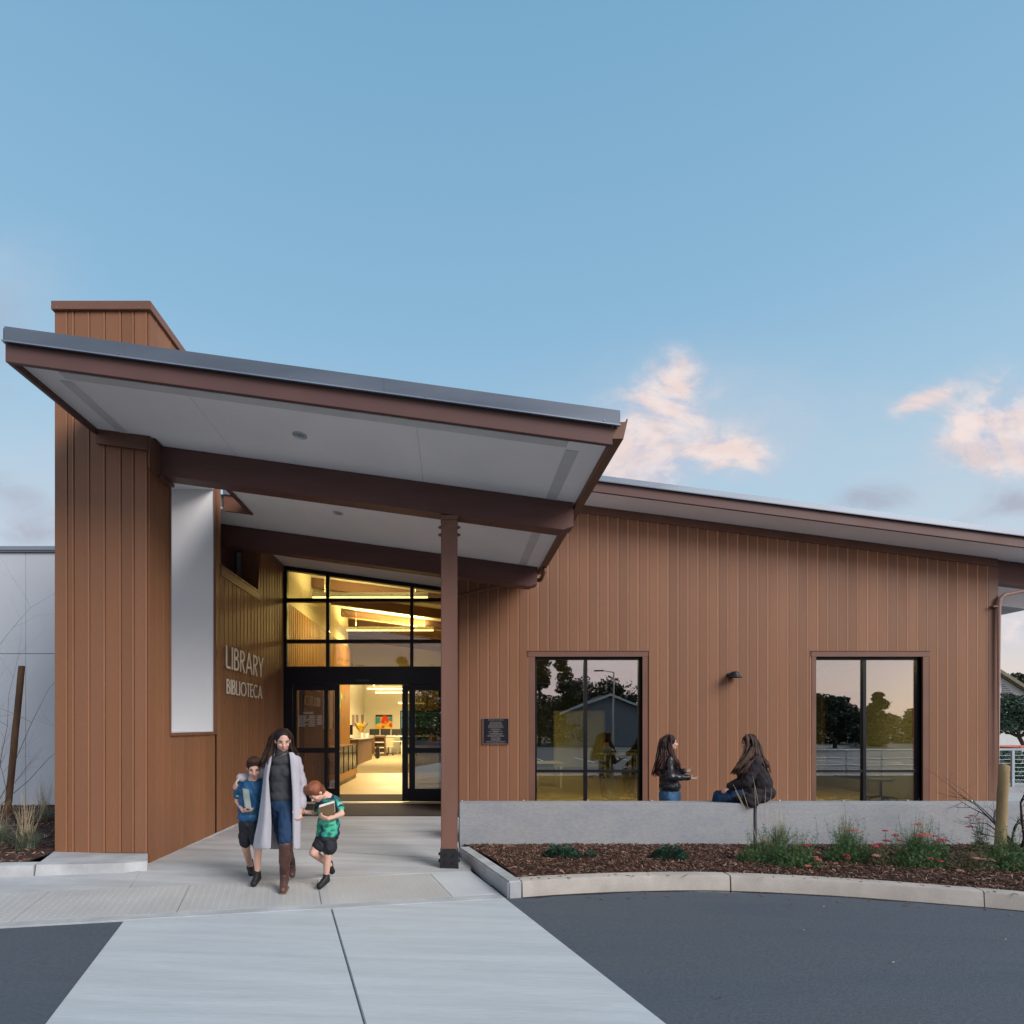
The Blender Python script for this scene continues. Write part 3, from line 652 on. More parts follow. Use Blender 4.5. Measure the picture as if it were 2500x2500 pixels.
# canopy downlights
for px, py, r in ((732, 1062, .062), (825, 1252, .062), (888, 1375, .062)):
    a, b = (px-CX)/F, (HY-py)/F; Y = (4.42-1.58)/(b+.137*a); X = a*Y; z = S(X)
    M = Matrix.Rotation(math.atan(.137), 3, 'Y')
    mb = MB(); ring = []
    for (rr, dz) in ((r*1.25, -.002), (r*1.22, -.010), (r, -.012), (r*.8, .0)):
        ring.append([Vector((X, Y, z))+M @ Vector((rr*math.cos(t*math.pi/12), rr*math.sin(t*math.pi/12), dz)) for t in range(24)])
    vs = sum(ring, []); mb.add(vs, [(k*24+i, k*24+(i+1) % 24, (k+1)*24+(i+1) % 24, (k+1)*24+i) for k in range(3) for i in range(24)])
    dl = build('downlight', mb, mat('lamp_trim', (.55, .56, .58), .3, .02, metal=.5), lib, smooth=True)
    mb = MB(); vs = [Vector((X, Y, z))+M @ Vector((r*.8*math.cos(t*math.pi/12), r*.8*math.sin(t*math.pi/12), -.0035)) for t in range(24)]; mb.add(vs, [tuple(range(24))])
    build('lens', mb, mat('lamp_lens', (.30, .36, .42), .15, .3, 60), dl, normals=False)

# --- main facade (right): back-up wall with window openings, then boards
TR1 = (PX(1289, YF), PX(1581, YF)); TR2 = (PX(1978, YF), PX(2266, YF))
WO1 = (PX(1305.5, YF), PX(1567.5, YF)); WO2 = (PX(1990, YF), PX(2250.5, YF))
ZHT, ZH = PZ(1589, YF), PZ(1603.5, YF)
XF0, XF1 = PX(1119.6, YF), PX(2431, YF)
xs = [XF0-.02, WO1[0], WO1[1], WO2[0], WO2[1], XF1]
mb = MB()
for i in range(5):
    a, b = xs[i], xs[i+1]; zb_ = ZH if i in (1, 3) else -.2
    mb.hexa([(a, YF, zb_), (b, YF, zb_), (b, YF+.22, zb_), (a, YF+.22, zb_)], [(a, YF, RF(a)-.002), (b, YF, RF(b)-.002), (b, YF+.22, RF(b)-.002), (a, YF+.22, RF(a)-.002)])
build('facade_wall', mb, M_side, lib)
mb = MB(); a = -3.9; b = XF0-.02
mb.hexa([(a, YF, S(a)+.285), (b, YF, S(b)+.285), (b, YF+.22, S(b)+.285), (a, YF+.22, S(a)+.285)], [(a, YF, RF(a)), (b, YF, RF(b)), (b, YF+.22, RF(b)), (a, YF+.22, RF(a))]); build('facade_wall', mb, M_side, lib)
mb = MB(); mb.box(XF0-.02, XF0+.0, YF+.222, YD+.08, -.1, 4.42-.01); build('facade_wall', mb, M_side, lib)
pitch = (2410-1119.6)/F*YF/53
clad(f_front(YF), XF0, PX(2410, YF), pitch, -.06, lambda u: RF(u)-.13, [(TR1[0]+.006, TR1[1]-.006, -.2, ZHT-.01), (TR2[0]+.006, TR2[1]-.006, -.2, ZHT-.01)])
mb = MB(); mb.slope(XF0, XF1, YF-.042, YF-.001, RF, -.145, -.002); build('frieze_trim', mb, M_trim, lib)
mb = MB(); x0, x1 = PX(2409.5, YF), XF1+.02; mb.hexa([(x0, YF-.03, -.06), (x1, YF-.03, -.06), (x1, YF+.2, -.06), (x0, YF+.2, -.06)], [(x0, YF-.03, RF(x0)-.15), (x1, YF-.03, RF(x1)-.15), (x1, YF+.2, RF(x1)-.15), (x0, YF+.2, RF(x0)-.15)]); build('corner_board', mb, M_trim, lib, bevel=.003)
# windows
def window(tr, wo, ex=0):
    mb = MB(); mb.box(tr[0], tr[1], YF-.036, YF-.0, ZH, ZHT-.012); mb.box(tr[0]-.004, tr[1]+.004, YF-.046, YF-.0, ZHT-.0115, ZHT)
    w = build('window', mb, M_trim, lib)
    for a, b in ((tr[0]+.012, wo[0]), (wo[1], tr[1]-.012)):
        mb = MB(); mb.box(a, b, YF-.032, YF+.09, -.06, ZH-.002); build('casing', mb, M_trim, w)
    mb = MB(); y0, y1 = YF+.045, YF+.125; a, b = wo[0]+.002, wo[1]-.002; zt = ZH-.004; t = .045
    mid = wo[0]+(503-152)/(875-152)*(wo[1]-wo[0])-.01; zm = PZ(1883, YF)
    mb.box(a, a+t, y0, y1, -.05, zt); mb.box(b-t, b, y0, y1, -.05, zt); mb.box(a+t, b-t, y0, y1, zt-t, zt); mb.box(a+t, b-t, y0, y1, -.05, 0.0)
    mb.box(mid-.03, mid+.03, y0-.004, y1+.004, .0, zt-t); mb.box(a+t, mid-.03, y0, y1, zm-.025, zm+.025); mb.box(mid+.03, b-t, y0, y1, zm-.025, zm+.025)
    build('window_frame', mb, M_black, w, bevel=.002)
    for (p, q) in ((a+t, mid-.03), (mid+.03, b-t)):
        for (l, h) in ((0.0, zm-.025), (zm+.025, zt-t)):
            mb = MB(); mb.box(p, q, YF+.08, YF+.086, l, h); build('pane', mb, G_win, w)
    return w
window(TR1, WO1); window(TR2, WO2)
# main roof
YR = 9.88
mb = MB(); mb.slope(-4.4, 13.2, YR+.001, YF-.001, RF, 0, .04); build('soffit', mb, M_soff, lib)
mb = MB(); mb.slope(XF1+.03, 13.2, YF, 13.0, RF, 0, .04); build('soffit', mb, M_soff, lib)
mb = MB(); mb.slope(-4.4, 13.2, YR+.01, 35.0, RF, .043, .26); build('roof', mb, M_memb, lib)
mb = MB(); mb.slope(-4.4, 13.24, YR-.045, YR-.001, RF, -.005, .19); build('fascia', mb, M_fasc, lib, bevel=.003)
mb = MB(); mb.slope(-4.4, 13.26, YR-.075, YR-.047, RF, .175, .275); build('flashing', mb, M_zinct, lib)
mb = MB(); mb.slope(-4.4, 13.26, YR-.092, YR-.077, RF, .165, .180); build('drip_edge', mb, M_zinc, lib)
for i in range(0): x = PX(1640+i*320, YR); mb = MB(); mb.slope(x, x+.04, YR-.079, YR-.0755, RF, .18, .274); build('flashing_seam', mb, M_zinc, lib)
mb = MB(); mb.hexa([(XF1+.03, YF, 4.20), (13.2, YF, 3.80), (13.2, YF+.18, 3.80), (XF1+.03, YF+.18, 4.20)], [(XF1+.03, YF, RF(XF1+.03)-.003), (13.2, YF, RF(13.2)-.003), (13.2, YF+.18, RF(13.2)-.003), (XF1+.03, YF+.18, RF(XF1+.03)-.003)]); build('porch_beam', mb, M_beam, lib)
mb = MB(); mb.slope(XF1+.03, 13.2, YF+.182, 11.7, lambda x: 4.22-.13*(x-XF1), 0, .05); build('soffit', mb, M_soff, lib)
mb = MB(); pp = [P(2560, 1432, 10.42), P(2500, 1443, 10.42), P(2452, 1452, 10.42), P(2441, 1462, 10.42), P(2438.5, 1480, 10.42), P(2438.5, 1975, 10.42)]; mb.tube(pp, .034, 12); build('downspout', mb, mat('pipe_pale', (.34, .20, .155), .4, .05), lib, smooth=True)
mb = MB(); mb.box(PX(2426, 10.4), PX(2443, 10.4), 10.40, 10.50, PZ(1482, 10.4), PZ(1478, 10.4)); build('pipe_strap', mb, M_trim, lib)
# side walls, back wall and rooms
yw0, yw1, zw0, zw1 = 13.62, 15.1, .28, 2.42; M_ylw = mat('room_wall_yellow', (.30, .275, .16), .8, .05, 1)
for (a, b, l, h) in ((YF+.221, yw0, -.2, None), (yw1, 34.2, -.2, None), (yw0, yw1, -.2, zw0), (yw0, yw1, zw1, None)):
    mb = MB(); mb.box(XF1-.2, XF1, a, b, l, h if h else RF(XF1)-.01); build('side_wall', mb, M_side, lib)
for (a, b, l, h) in ((YF+.23, yw0, 0, 3.09), (yw1, 21.8, 0, 3.09), (yw0, yw1, 0, zw0), (yw0, yw1, zw1, 3.09)):
    mb = MB(); mb.box(XF1-.23, XF1-.202, a, b, l, h); build('wall_lining', mb, M_ylw, lib)
sw = build('side_window', MB().box(XF1-.14, XF1-.06, yw0, yw1, zw1-.05, zw1), M_black, lib)
for (a, b, l, h) in ((yw0, yw0+.06, zw0, zw1-.05), (yw1-.06, yw1, zw0, zw1-.05), (yw0+.7, yw0+.76, zw0, zw1-.05), (yw0+.06, yw1-.06, zw0, zw0+.05)):
    mb = MB(); mb.box(XF1-.14, XF1-.06, a, b, l, h); build('mullion', mb, M_black, sw)
mb = MB(); mb.box(XF1-.10, XF1-.09, yw0+.06, yw1-.06, zw0+.05, zw1-.05); build('pane', mb, G_back, sw)
bx0, bx1 = PX(977, 34), 3.2; bz0, bz1 = .45, PZ(1735, 34)
mb = MB(); mb.box(-5.5, bx0, 34.0, 34.2, -.2, 6.6); build('back_wall', mb, M_wallin, lib)
mb = MB(); mb.box(bx1, XF1-.2, 34.0, 34.2, -.2, 6.6); build('back_wall', mb, M_wallin, lib)
mb = MB(); mb.box(bx0, bx1, 34.0, 34.2, bz1, 6.6); build('back_wall', mb, M_wallin, lib)
mb = MB(); mb.box(bx0, bx1, 34.0, 34.2, -.2, bz0); build('back_wall', mb, M_wallin, lib)
bw = build('back_window', MB().box(bx0, bx1, 34.05, 34.12, bz1-.06, bz1), M_black, lib)
for i in range(7): x = bx0+.02+i*(bx1-bx0-.04)/6; mb = MB(); mb.box(x-.025, x+.025, 34.05, 34.12, bz0, bz1-.06); build('mullion', mb, M_black, bw)
mb = MB(); mb.box(bx0, bx1, 34.06, 34.11, PZ(1752, 34)-.025, PZ(1752, 34)+.025); build('mullion', mb, M_black, bw)
mb = MB(); mb.box(bx0, bx1, 34.07, 34.08, bz0, bz1-.06); build('pane', mb, G_back, bw)
mb = MB(); mb.box(-5.5, -5.25, 19.4, 34.0, -.2, 6.6); build('side_wall', mb, M_wallin, lib)
mb = MB(); mb.box(XS-.30, XS-.02, YD+.21, 19.4, -.2, 5.6); build('side_wall', mb, M_wallin, lib)
mb = MB(); mb.box(-5.5, XS-.05, 19.2, 19.4, -.2, 5.6); build('side_wall', mb, M_wallin, lib)
mb = MB(); mb.slope(-5.5, XF1-.2, YD+.2, 34.2, CEI, .0, .08); build('ceiling', mb, M_wht, lib)
# --- storefront in the deep entry
def bars(lst, y0, y1, name, m, parent, bevel=.003):
    mb = MB()
    for (x0, x1, z0, z1_) in lst: mb.box(x0, x1, y0, y1, z0, z1_)
    return build(name, mb, m, parent, bevel=bevel)
DX = lambda px: PX(px, YD); DZ = lambda py: PZ(py, YD)
sf = build('storefront', MB().box(DX(691), DX(1120), YD, YD+.14, DZ(1671), DZ(1627)), M_black, lib, bevel=.003)
def ztop(x): return S(x)-.085
def vbar(px0, px1, z0, full=True):
    a, b = DX(px0), DX(px1); mb = MB()
    mb.hexa([(a, YD+.01, z0), (b, YD+.01, z0), (b, YD+.13, z0), (a, YD+.13, z0)], [(a, YD+.01, ztop(a)), (b, YD+.01, ztop(b)), (b, YD+.13, ztop(b)), (a, YD+.13, ztop(a))]); build('mullion', mb, M_black, sf)
for a, b in ((691, 700), (795.5, 803.5), (1001, 1009), (1112, 1120)): vbar(a, b, DZ(1627)+.002)
xa, xb = DX(691), DX(1120)
mb = MB(); mb.hexa([(xa, YD, ztop(xa)+.001), (xb, YD, ztop(xb)+.001), (xb, YD+.14, ztop(xb)+.001), (xa, YD+.14, ztop(xa)+.001)], [(xa, YD, S(xa)-.003), (xb, YD, S(xb)-.003), (xb, YD+.14, S(xb)-.003), (xa, YD+.14, S(xa)-.003)]); build('top_rail', mb, M_black, sf)
seg = [(700, 795.5), (803.5, 1001), (1009, 1112)]
rows = [(1627, 1569.5), (1561, 1468.5), (1460, None)]
for a, b in seg:
    for (pb, pt) in ((1569.5, 1561), (1468.5, 1460)):
        bars([(DX(a)+.002, DX(b)-.002, DZ(pb), DZ(pt))], YD+.008, YD+.132, 'mullion', M_black, sf)
    for lo, hi in rows:
        x0, x1 = DX(a), DX(b); z0 = DZ(lo); h0, h1 = (DZ(hi), DZ(hi)) if hi else (ztop(x0), ztop(x1))
        mb = MB(); mb.hexa([(x0, YD+.06, z0), (x1, YD+.06, z0), (x1, YD+.066, z0), (x0, YD+.066, z0)], [(x0, YD+.06, h0), (x1, YD+.06, h1), (x1, YD+.066, h1), (x0, YD+.066, h0)]); build('pane', mb, G_store, sf)
zs = -.0; zh = DZ(1671)-.002
bars([(DX(691), DX(714), zs, zh)], YD, YD+.14, 'jamb', M_black, sf)
bars([(DX(1100), DX(1120), zs, zh)], YD, YD+.14, 'jamb', M_black, sf)
mb = MB(); mb.box(-3.50, .30, YD-.06, YD+.16, -.03, -.001); build('threshold', mb, M_sill, sf)
mb = MB(); mb.box(DX(870), DX(900), YD-.035, YD-.001, DZ(1664), DZ(1659)); build('door_sensor', mb, M_dark, sf)
def leaf(name, p0, p1, y, st, glass_px, zl, par=sf):
    """one glazed leaf: p0..p1 outer pixels, stile width st, middle rail at 1826-1838"""
    a, b = DX(p0), DX(p1); z0, z1_ = .012, zh-.002; s = st/F*YD
    zt = DZ(1685); zm0, zm1 = DZ(1838), DZ(1826); zb0 = DZ(zl)
    d = bars([(a, a+s, z0, z1_), (b-s, b, z0, z1_), (a+s, b-s, zt, z1_), (a+s, b-s, zm0, zm1), (a+s, b-s, z0, zb0)], y, y+.045, name, M_black, par, .002)
    for l, h in ((zb0, zm0), (zm1, zt)):
        mb = MB(); mb.box(a+s, b-s, y+.02, y+.026, l, h); build('pane', mb, G_door, par)
    return d
leaf('sidelight', 714.5, 800, YD+.012, 9, None, 1935)
leaf('sliding_door', 728, 827, YD+.078, 12, None, 1926)
leaf('sliding_door', 981, 1085, YD+.078, 14, None, 1926)
leaf('sidelight', 999, 1099, YD+.012, 14, None, 1926)
# opening hours printed on the left sidelight
def text_mesh(s, size, align='LEFT', ext=0.0, off=0.0, sx=1.0):
    cu = bpy.data.curves.new('t', 'FONT'); cu.body = s; cu.size = size; cu.align_x = align; cu.extrude = ext; cu.offset = off; cu.resolution_u = 4
    o = bpy.data.objects.new('t', cu); COL.objects.link(o); dg = bpy.context.evaluated_depsgraph_get(); dg.update()
    me = bpy.data.meshes.new_from_object(o.evaluated_get(dg)); bpy.data.objects.remove(o); bpy.data.curves.remove(cu)
    vs = [Vector((v.co.x*sx, v.co.y, v.co.z)) for v in me.vertices]; fs = [tuple(p.vertices) for p in me.polygons]; bpy.data.meshes.remove(me); return vs, fs
M_print = mat('print_white', (.55, .56, .55), .6, 0, bump=0)
hrs = MB()
def put_text(mb, s, x, z, y, size, align='LEFT', sx=1.0, ext=0.0, off=0.0):
    vs, fs = text_mesh(s, size, align, ext, off, sx); mb.add([(x+v.x, y-v.z, z+v.y) for v in vs], fs)
yg = YD+.030
put_text(hrs, 'HOURS', DX(752), DZ(1743), yg, .062, 'CENTER')
days = ['MONDAY', 'TUESDAY', 'WEDNESDAY', 'THURSDAY', 'FRIDAY', 'SATURDAY', 'SUNDAY']
for i, d in enumerate(days):
    z = DZ(1749.5+i*4.05); put_text(hrs, d, DX(728), z, yg, .038)
    put_text(hrs, 'CLOSED' if i == 6 else '10:00AM - 6:00PM', DX(752), z, yg, .038)
build('hours_lettering', hrs, M_print, sf, normals=False)

# --- raised letters on the side wall
M_let = mat('letter_metal', (.76, .70, .62), .5, .03)
def wall_sign(name, word, widths, x_first, x_last, top0, bot0, label):
    Ya, Yb = F*-(XS+.045)/(CX-x_first), F*-(XS+.045)/(CX-x_last)
    k = (XS+.045); zt = EYE+(HY-top0)*(-k)/(CX-x_first); zb_ = EYE+(HY-bot0)*(-k)/(CX-x_first); h = zt-zb_
    root = thing(name, (XS+.04, (Ya+Yb)/2, zb_), label, 'sign', 'raised metal wall lettering')
    gap = .13; tot = sum(widths)+gap*(len(word)-1); sc = (Yb-Ya)/tot; y = Ya
    for ch, w in zip(word, widths):
        W_ = w*sc/h; T_ = .105; mb = MB(); arc = lambda cx, cz, rx, rz, a0, a1, n=12: [(cx+rx*math.cos(math.radians(a0+(a1-a0)*i/n)), cz+rz*math.sin(math.radians(a0+(a1-a0)*i/n))) for i in range(n+1)]
        e = T_/2; Wi = W_-e
        G_ = {'L': [[(e, 1), (e, 0)], [(0, e), (W_, e)]], 'I': [[(W_/2, 1), (W_/2, 0)]],
              'B': [[(e, 1), (e, 0)], [(e, 1-e), (W_*.45, 1-e)]+arc(W_*.45, .765, Wi*.86-W_*.45, .235-e, 90, -90)+[(e, .53)], [(e, .53), (W_*.5, .53)]+arc(W_*.5, .265+e/2, Wi-W_*.5, .265-e/2, 90, -90)+[(e, e)]],
              'R': [[(e, 1), (e, 0)], [(e, 1-e), (W_*.5, 1-e)]+arc(W_*.5, .74, Wi-W_*.5, .26-e, 90, -90)+[(e, .48)], [(W_*.42, .48), (W_-e*.9, 0)]],
              'A': [[(e*.8, 0), (W_/2, 1)], [(W_/2, 1), (W_-e*.8, 0)], [(W_*.2, .30), (W_*.8, .30)]], 'Y': [[(e*.8, 1), (W_/2, .46)], [(W_-e*.8, 1), (W_/2, .46)], [(W_/2, .48), (W_/2, 0)]],
              'O': [arc(W_/2, .5, W_/2-e, .5-e+.01, 0, 360, 28)], 'T': [[(0, 1-e), (W_, 1-e)], [(W_/2, 1-e), (W_/2, 0)]], 'E': [[(e, 1), (e, 0)], [(e, 1-e), (W_, 1-e)], [(e, .53), (W_*.92, .53)], [(e, e), (W_, e)]],
              'C': [arc(W_*.55, .5, W_*.55-e, .5-e+.01, 52, 308, 20)]}
        for si, pl_ in enumerate(G_[ch]):
            d_ = .050+.0005*si; n_ = len(pl_); lf_, rt_ = [], []
            for i, (a_, b_) in enumerate(pl_):
                p0, p1 = pl_[max(i-1, 0)], pl_[min(i+1, n_-1)]
                if ch == 'O' and i in (0, n_-1): p0, p1 = pl_[-2], pl_[1]
                dx, dz = p1[0]-p0[0], p1[1]-p0[1]; ln = math.hypot(dx, dz) or 1; nx_, nz_ = -dz/ln*e, dx/ln*e
                lf_.append((a_+nx_, b_+nz_)); rt_.append((a_-nx_, b_-nz_))
            for i in range(n_-1):
                qd = [lf_[i], lf_[i+1], rt_[i+1], rt_[i]]; f_ = [(XS+d_, y+u_*h, zb_+v_*h) for u_, v_ in qd]; g_ = [(XS+.040, y+u_*h, zb_+v_*h) for u_, v_ in qd]
                mb.hexa(g_, f_)
        build('letter', mb, M_let, root); y += (w+gap)*sc
    return root
wall_sign('wall_lettering', 'LIBRARY', [.42, .11, .50, .50, .76, .50, .64], 552.0, 642.5, 1574.7, 1631.2, 'large pale metal letters reading LIBRARY on the brown side wall')
wall_sign('wall_lettering', 'BIBLIOTECA', [.50, .12, .50, .42, .12, 1.02, .52, .46, .88, .76], 553.5, 639.5, 1657, 1693.8, 'smaller pale metal letters reading BIBLIOTECA below the larger word')

# --- plaque
pl = thing('plaque', (PX(1210, YF), YF-.03, PZ(1817, YF)), 'square dark bronze plaque with raised text between post and window', 'plaque')
a, b, c, d = PX(1178, YF), PX(1242, YF), PZ(1817, YF), PZ(1753, YF); y = YF-.044
bars([(a, a+.012, c, d), (b-.012, b, c, d), (a+.012, b-.012, c, c+.012), (a+.012, b-.012, d-.012, d)], y-.008, y+.018, 'border', mat('bronze_rim', (.34, .22, .18), .35, .05, metal=.5), pl, .002)
mb = MB(); mb.box(a+.012, b-.012, y, y+.018, c+.012, d-.012); build('panel', mb, mat('plaque_dark', (.010, .010, .016), .7, .1, spec=.2), pl)
M_pl = mat('plaque_text', (.30, .27, .25), .4, .05, metal=.3)
mb = MB(); xm = (a+b)/2; put_text(mb, 'APTOS BRANCH LIBRARY', xm, d-.045, y-.002, .026, 'CENTER'); build('title_lettering', mb, M_pl, pl, normals=False)
mb = MB(); q = lambda yy: d-(yy-262)/(1465-262)*(d-c); rr = random.Random(5)
for (yy, x0, x1) in ((452, 700, 1235), (502, 680, 1255), (550, 660, 1270), (605, 625, 1300), (657, 605, 1325), (707, 620, 1315), (765, 780, 1140), (802, 695, 1235), (857, 810, 1110), (890, 625, 1300), (938, 845, 1085), (975, 645, 1295), (1012, 690, 1245), (1070, 575, 1355), (1100, 600, 1340), (1152, 765, 1165), (1208, 725, 1200), (1245, 770, 1150), (1280, 720, 1215), (1332, 500, 1430), (1397, 525, 1415)):
    x = x0
    while x < x1:
        w = min(rr.uniform(40, 120), x1-x); X0 = a+(x-350)/(1580-350)*(b-a); X1 = a+(x+w-350)/(1580-350)*(b-a)
        xx = X0
        while xx < X1-.003: mb.box(xx, min(xx+.0045, X1), y-.0015, y-.0002, q(yy)-.0040, q(yy)+.0040); xx += .0062
        x += w+18
build('text_lines', mb, M_pl, pl, normals=False)
# --- wall lamp
wl = thing('wall_lamp', (PX(1780, YF), YF-.03, PZ(1658, YF)), 'small black dome wall lamp between the two windows', 'lamp')
cx, cz = PX(1780, YF), PZ(1652, YF)
mb = MB(); mb.cyl((cx, YF-.024, cz+.02), .055, -.02, 20, 'y'); build('mounting_plate', mb, M_dark, wl, smooth='auto')
mb = MB(); mb.tube([(cx, YF-.04, cz+.03), (cx+.01, YF-.10, cz+.045), (cx+.02, YF-.14, cz+.03)], .018, 10); build('arm', mb, M_dark, wl, smooth=True)
mb = MB(); prof = [(.005, .085), (.05, .078), (.075, .05), (.085, .01), (.125, -.022), (.128, -.03), (.12, -.028), (.08, .0), (.06, .04), (.005, .07)]
vs = []; 
for (r_, z_) in prof:
    for k in range(22): t = 2*math.pi*k/22; vs.append((cx+.03+r_*math.cos(t), YF-.15+r_*math.sin(t), cz+z_))
mb.add(vs, [(i*22+k, i*22+(k+1) % 22, (i+1)*22+(k+1) % 22, (i+1)*22+k) for i in range(len(prof)-1) for k in range(22)]); build('lamp_shade', mb, M_dark, wl, smooth=True)

# ================================================================ INDOORS
mb = MB(); mb.box(-5.5, XF1-.2, YD+.16, 19.2, -.1, 0.0); struct('floor', mb, M_tile)
mb = MB(); mb.box(.12, XF1-.2, YF+.22, YD+.16, -.1, -.001); struct('floor', mb, mat('floor_tan', (.34, .28, .18), .5, .06, 1))
mb = MB(); mb.box(-5.3, XF1-.2, 19.2, 34.0, -.1, 0.004); struct('carpet_floor', mb, M_carp)
mb = MB(); mb.box(DX(800), DX(1100), YD+.165, 13.2, .0, .006); struct('entry_mat', mb, M_mat_)
wood = build('wood_wall', MB().box(XS-.018, XS, YD+.21, 19.4, 0, 4.2), M_wooddk, lib)
y = YD+.23; k = 0
while y < 19.38 and k < 70:
    mb = MB(); mb.box(XS+.002, XS+.042, y, min(y+.105, 19.39), 0.0, 4.18); build('slat', mb, M_slatw, wood, bevel=.003, seg=1); y += .150; k += 1
mb = MB(); mb.box(XS-.30, XS+.02, 19.402, 19.42, 0, 4.2); build('wall_end', mb, M_slatw, lib)
for i, y in enumerate((14.3, 16.2, 18.1, 20.0, 22, 23.6)):
    mb = MB(); mb.slope(-5.2 if y > 19.5 else XS+.01, XF1-.22, y, y+.14, CEI, -.25, -.002); build('ceiling_beam', mb, mat('beam_indoor', (.16, .085, .05), .5, .1, 1.5), lib)
# partition between the lobby and the rooms behind the two windows
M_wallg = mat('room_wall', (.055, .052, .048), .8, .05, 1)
mb = MB(); mb.box(.35, .47, YD+.2, 21.9, 0, CEI(.35)-.01); build('partition', mb, M_wallin, lib)
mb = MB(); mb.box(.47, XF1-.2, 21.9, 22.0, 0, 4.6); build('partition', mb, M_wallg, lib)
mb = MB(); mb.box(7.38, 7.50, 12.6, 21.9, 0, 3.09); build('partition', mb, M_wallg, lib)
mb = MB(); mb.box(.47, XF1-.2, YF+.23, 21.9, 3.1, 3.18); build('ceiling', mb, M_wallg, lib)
# double door in the left room
ZB = 21.85
dd = build('double_door', MB().box(PX(1352, ZB), PX(1478, ZB), ZB, ZB+.04, 0, PZ(1735, ZB)), mat('door_paint', (.60, .52, .26), .5, .04), lib)
for a, b in ((1356, 1413), (1415, 1474)):
    mb = MB(); mb.box(PX(a, ZB), PX(b, ZB), ZB-.035, ZB-.001, .01, PZ(1738, ZB)); d = build('door_leaf', mb, mat('door_leaf', (.74, .69, .46), .5, .04), dd, bevel=.003)
mb = MB(); mb.ball((PX(1419, ZB), ZB-.08, 1.0), .035); mb.cyl((PX(1419, ZB), ZB-.04, 1.12), .02, -.02, 10, 'y'); build('door_handle', mb, M_dark, dd, smooth=True)
bars([(PX(1393, ZB), PX(1430, ZB), PZ(1647, ZB), PZ(1646, ZB)), (PX(1393, ZB), PX(1430, ZB), PZ(1673, ZB), PZ(1672, ZB))], ZB-.02, ZB, 'rail_trim', M_wht, lib)

mb = MB(); mb.slope(-5.24, XF1-.21, 24.4, 24.6, CEI, -1.75, -.002); build('bulkhead', mb, M_wallin, lib)
# pendant lamps: white body, glowing tube below and its light
M_glow = emis('tube_glow', (1.0, .80, .38), 5.5)
def pendant(px0, px1, py, Y, label, power=55, h=.10):
    x0, x1, z = PX(px0, Y), PX(px1, Y), PZ(py, Y)
    t = thing('pendant_lamp', ((x0+x1)/2, Y, z), label, 'lamp', 'linear pendant lamps in the lobby')
    mb = MB(); mb.box(x0, x1, Y-.04, Y+.04, z+.02, z+.02+h); build('housing', mb, M_wht, t, bevel=.004)
    mb = MB(); mb.box(x0+.01, x1-.01, Y-.035, Y+.035, z-.01, z+.019); build('tube', mb, M_glow, t)
    for x in (x0+.3, x1-.3): mb = MB(); mb.tube([(x, Y, z+.02+h), (x, Y, CEI(x)-.003)], .006, 5); build('cord', mb, M_wht, t)
    if power:
        l = bpy.data.lights.new('tube_light', 'AREA'); l.shape = 'RECTANGLE'; l.size = (x1-x0)*.8; l.size_y = .3; l.energy = power; l.color = (1.0, .78, .42)
        o = bpy.data.objects.new('tube_light', l); o.parent = t; o.location = (0, 0, -.03); COL.objects.link(o)
        l2 = l.copy(); l2.energy = power*.9; o2 = o.copy(); o2.data = l2; o2.name = 'tube_uplight'; o2.parent = t; o2.location = (0, 0, .04+h); o2.rotation_euler = (math.pi, 0, 0); COL.objects.link(o2)
    return t
LP = 165
pendant(762, 1045, 1459.5, 13.5, 'long pendant light tube seen through the top glass row', LP*.6)
pendant(846, 1059, 1539.5, 18.1, 'long pendant light tube seen through the middle glass row', LP*1.7)
pendant(896, 1008, 1682, 25.2, 'pendant light tube seen through the open doorway, nearest the lintel', LP*1.5)
pendant(916, 1028, 1691.5, 27.5, 'pendant light tube seen through the open doorway, second from lintel', LP*1.3)
pendant(972, 1040, 1717.5, 30.5, 'pendant light tube crossing the right door stile, lowest of all', LP)
for (x, Y, w) in ((2.6, 11.7, 'left window'), (1.3, 18.5, 'left window, farther back'), (7.6, 11.7, 'right window')):  # unseen tubes, added clear of the panes to light these rooms
    t = thing('pendant_lamp', (x, Y, 3.05), 'added light tube, out of sight, in the room behind the '+w, 'lamp')
    mb = MB(); mb.box(x-.6, x+.6, Y-.08, Y+.08, 3.06, 3.098); build('tube', mb, M_glow, t)
    l = bpy.data.lights.new('tube_light', 'AREA'); l.shape = 'RECTANGLE'; l.size = 1.2; l.size_y = .15; l.energy = 150; l.color = (1.0, .87, .58)
    o = bpy.data.objects.new('tube_light', l); o.parent = t; o.location = (0, 0, -.005); COL.objects.link(o)

# display case
XC = -2.93
dc = thing('display_case', (-3.2, 16.2, 0), 'glass display case on a light wood base beside the wood wall', 'display case')
mb = MB(); mb.box(-3.48, XC-.03, 14.83, 17.57, .0, .12); build('plinth', mb, M_dark, dc)
mb = MB(); mb.box(-3.485, XC, 14.8, 17.6, .12, .30); build('base', mb, M_woodlt, dc, bevel=.004)
mb = MB(); mb.box(-3.485, XC, 14.8, 17.6, 1.01, 1.03); build('top', mb, M_wooddk, dc)
for y in (14.8, 15.49, 16.18, 16.87, 17.565):
    mb = MB(); mb.box(XC-.03, XC, y, y+.035, .30, 1.01); build('frame_bar', mb, M_dark, dc)
mb = MB(); mb.box(XC-.018, XC-.012, 14.83, 17.56, .31, 1.0); mb.box(-3.45, XC-.03, 14.81, 14.816, .31, 1.0); build('pane', mb, G_case, dc)
mb = MB(); mb.box(-3.45, XC-.04, 14.85, 17.55, .63, .64); build('shelf', mb, G_case, dc)
rr = random.Random(11); mb = MB()
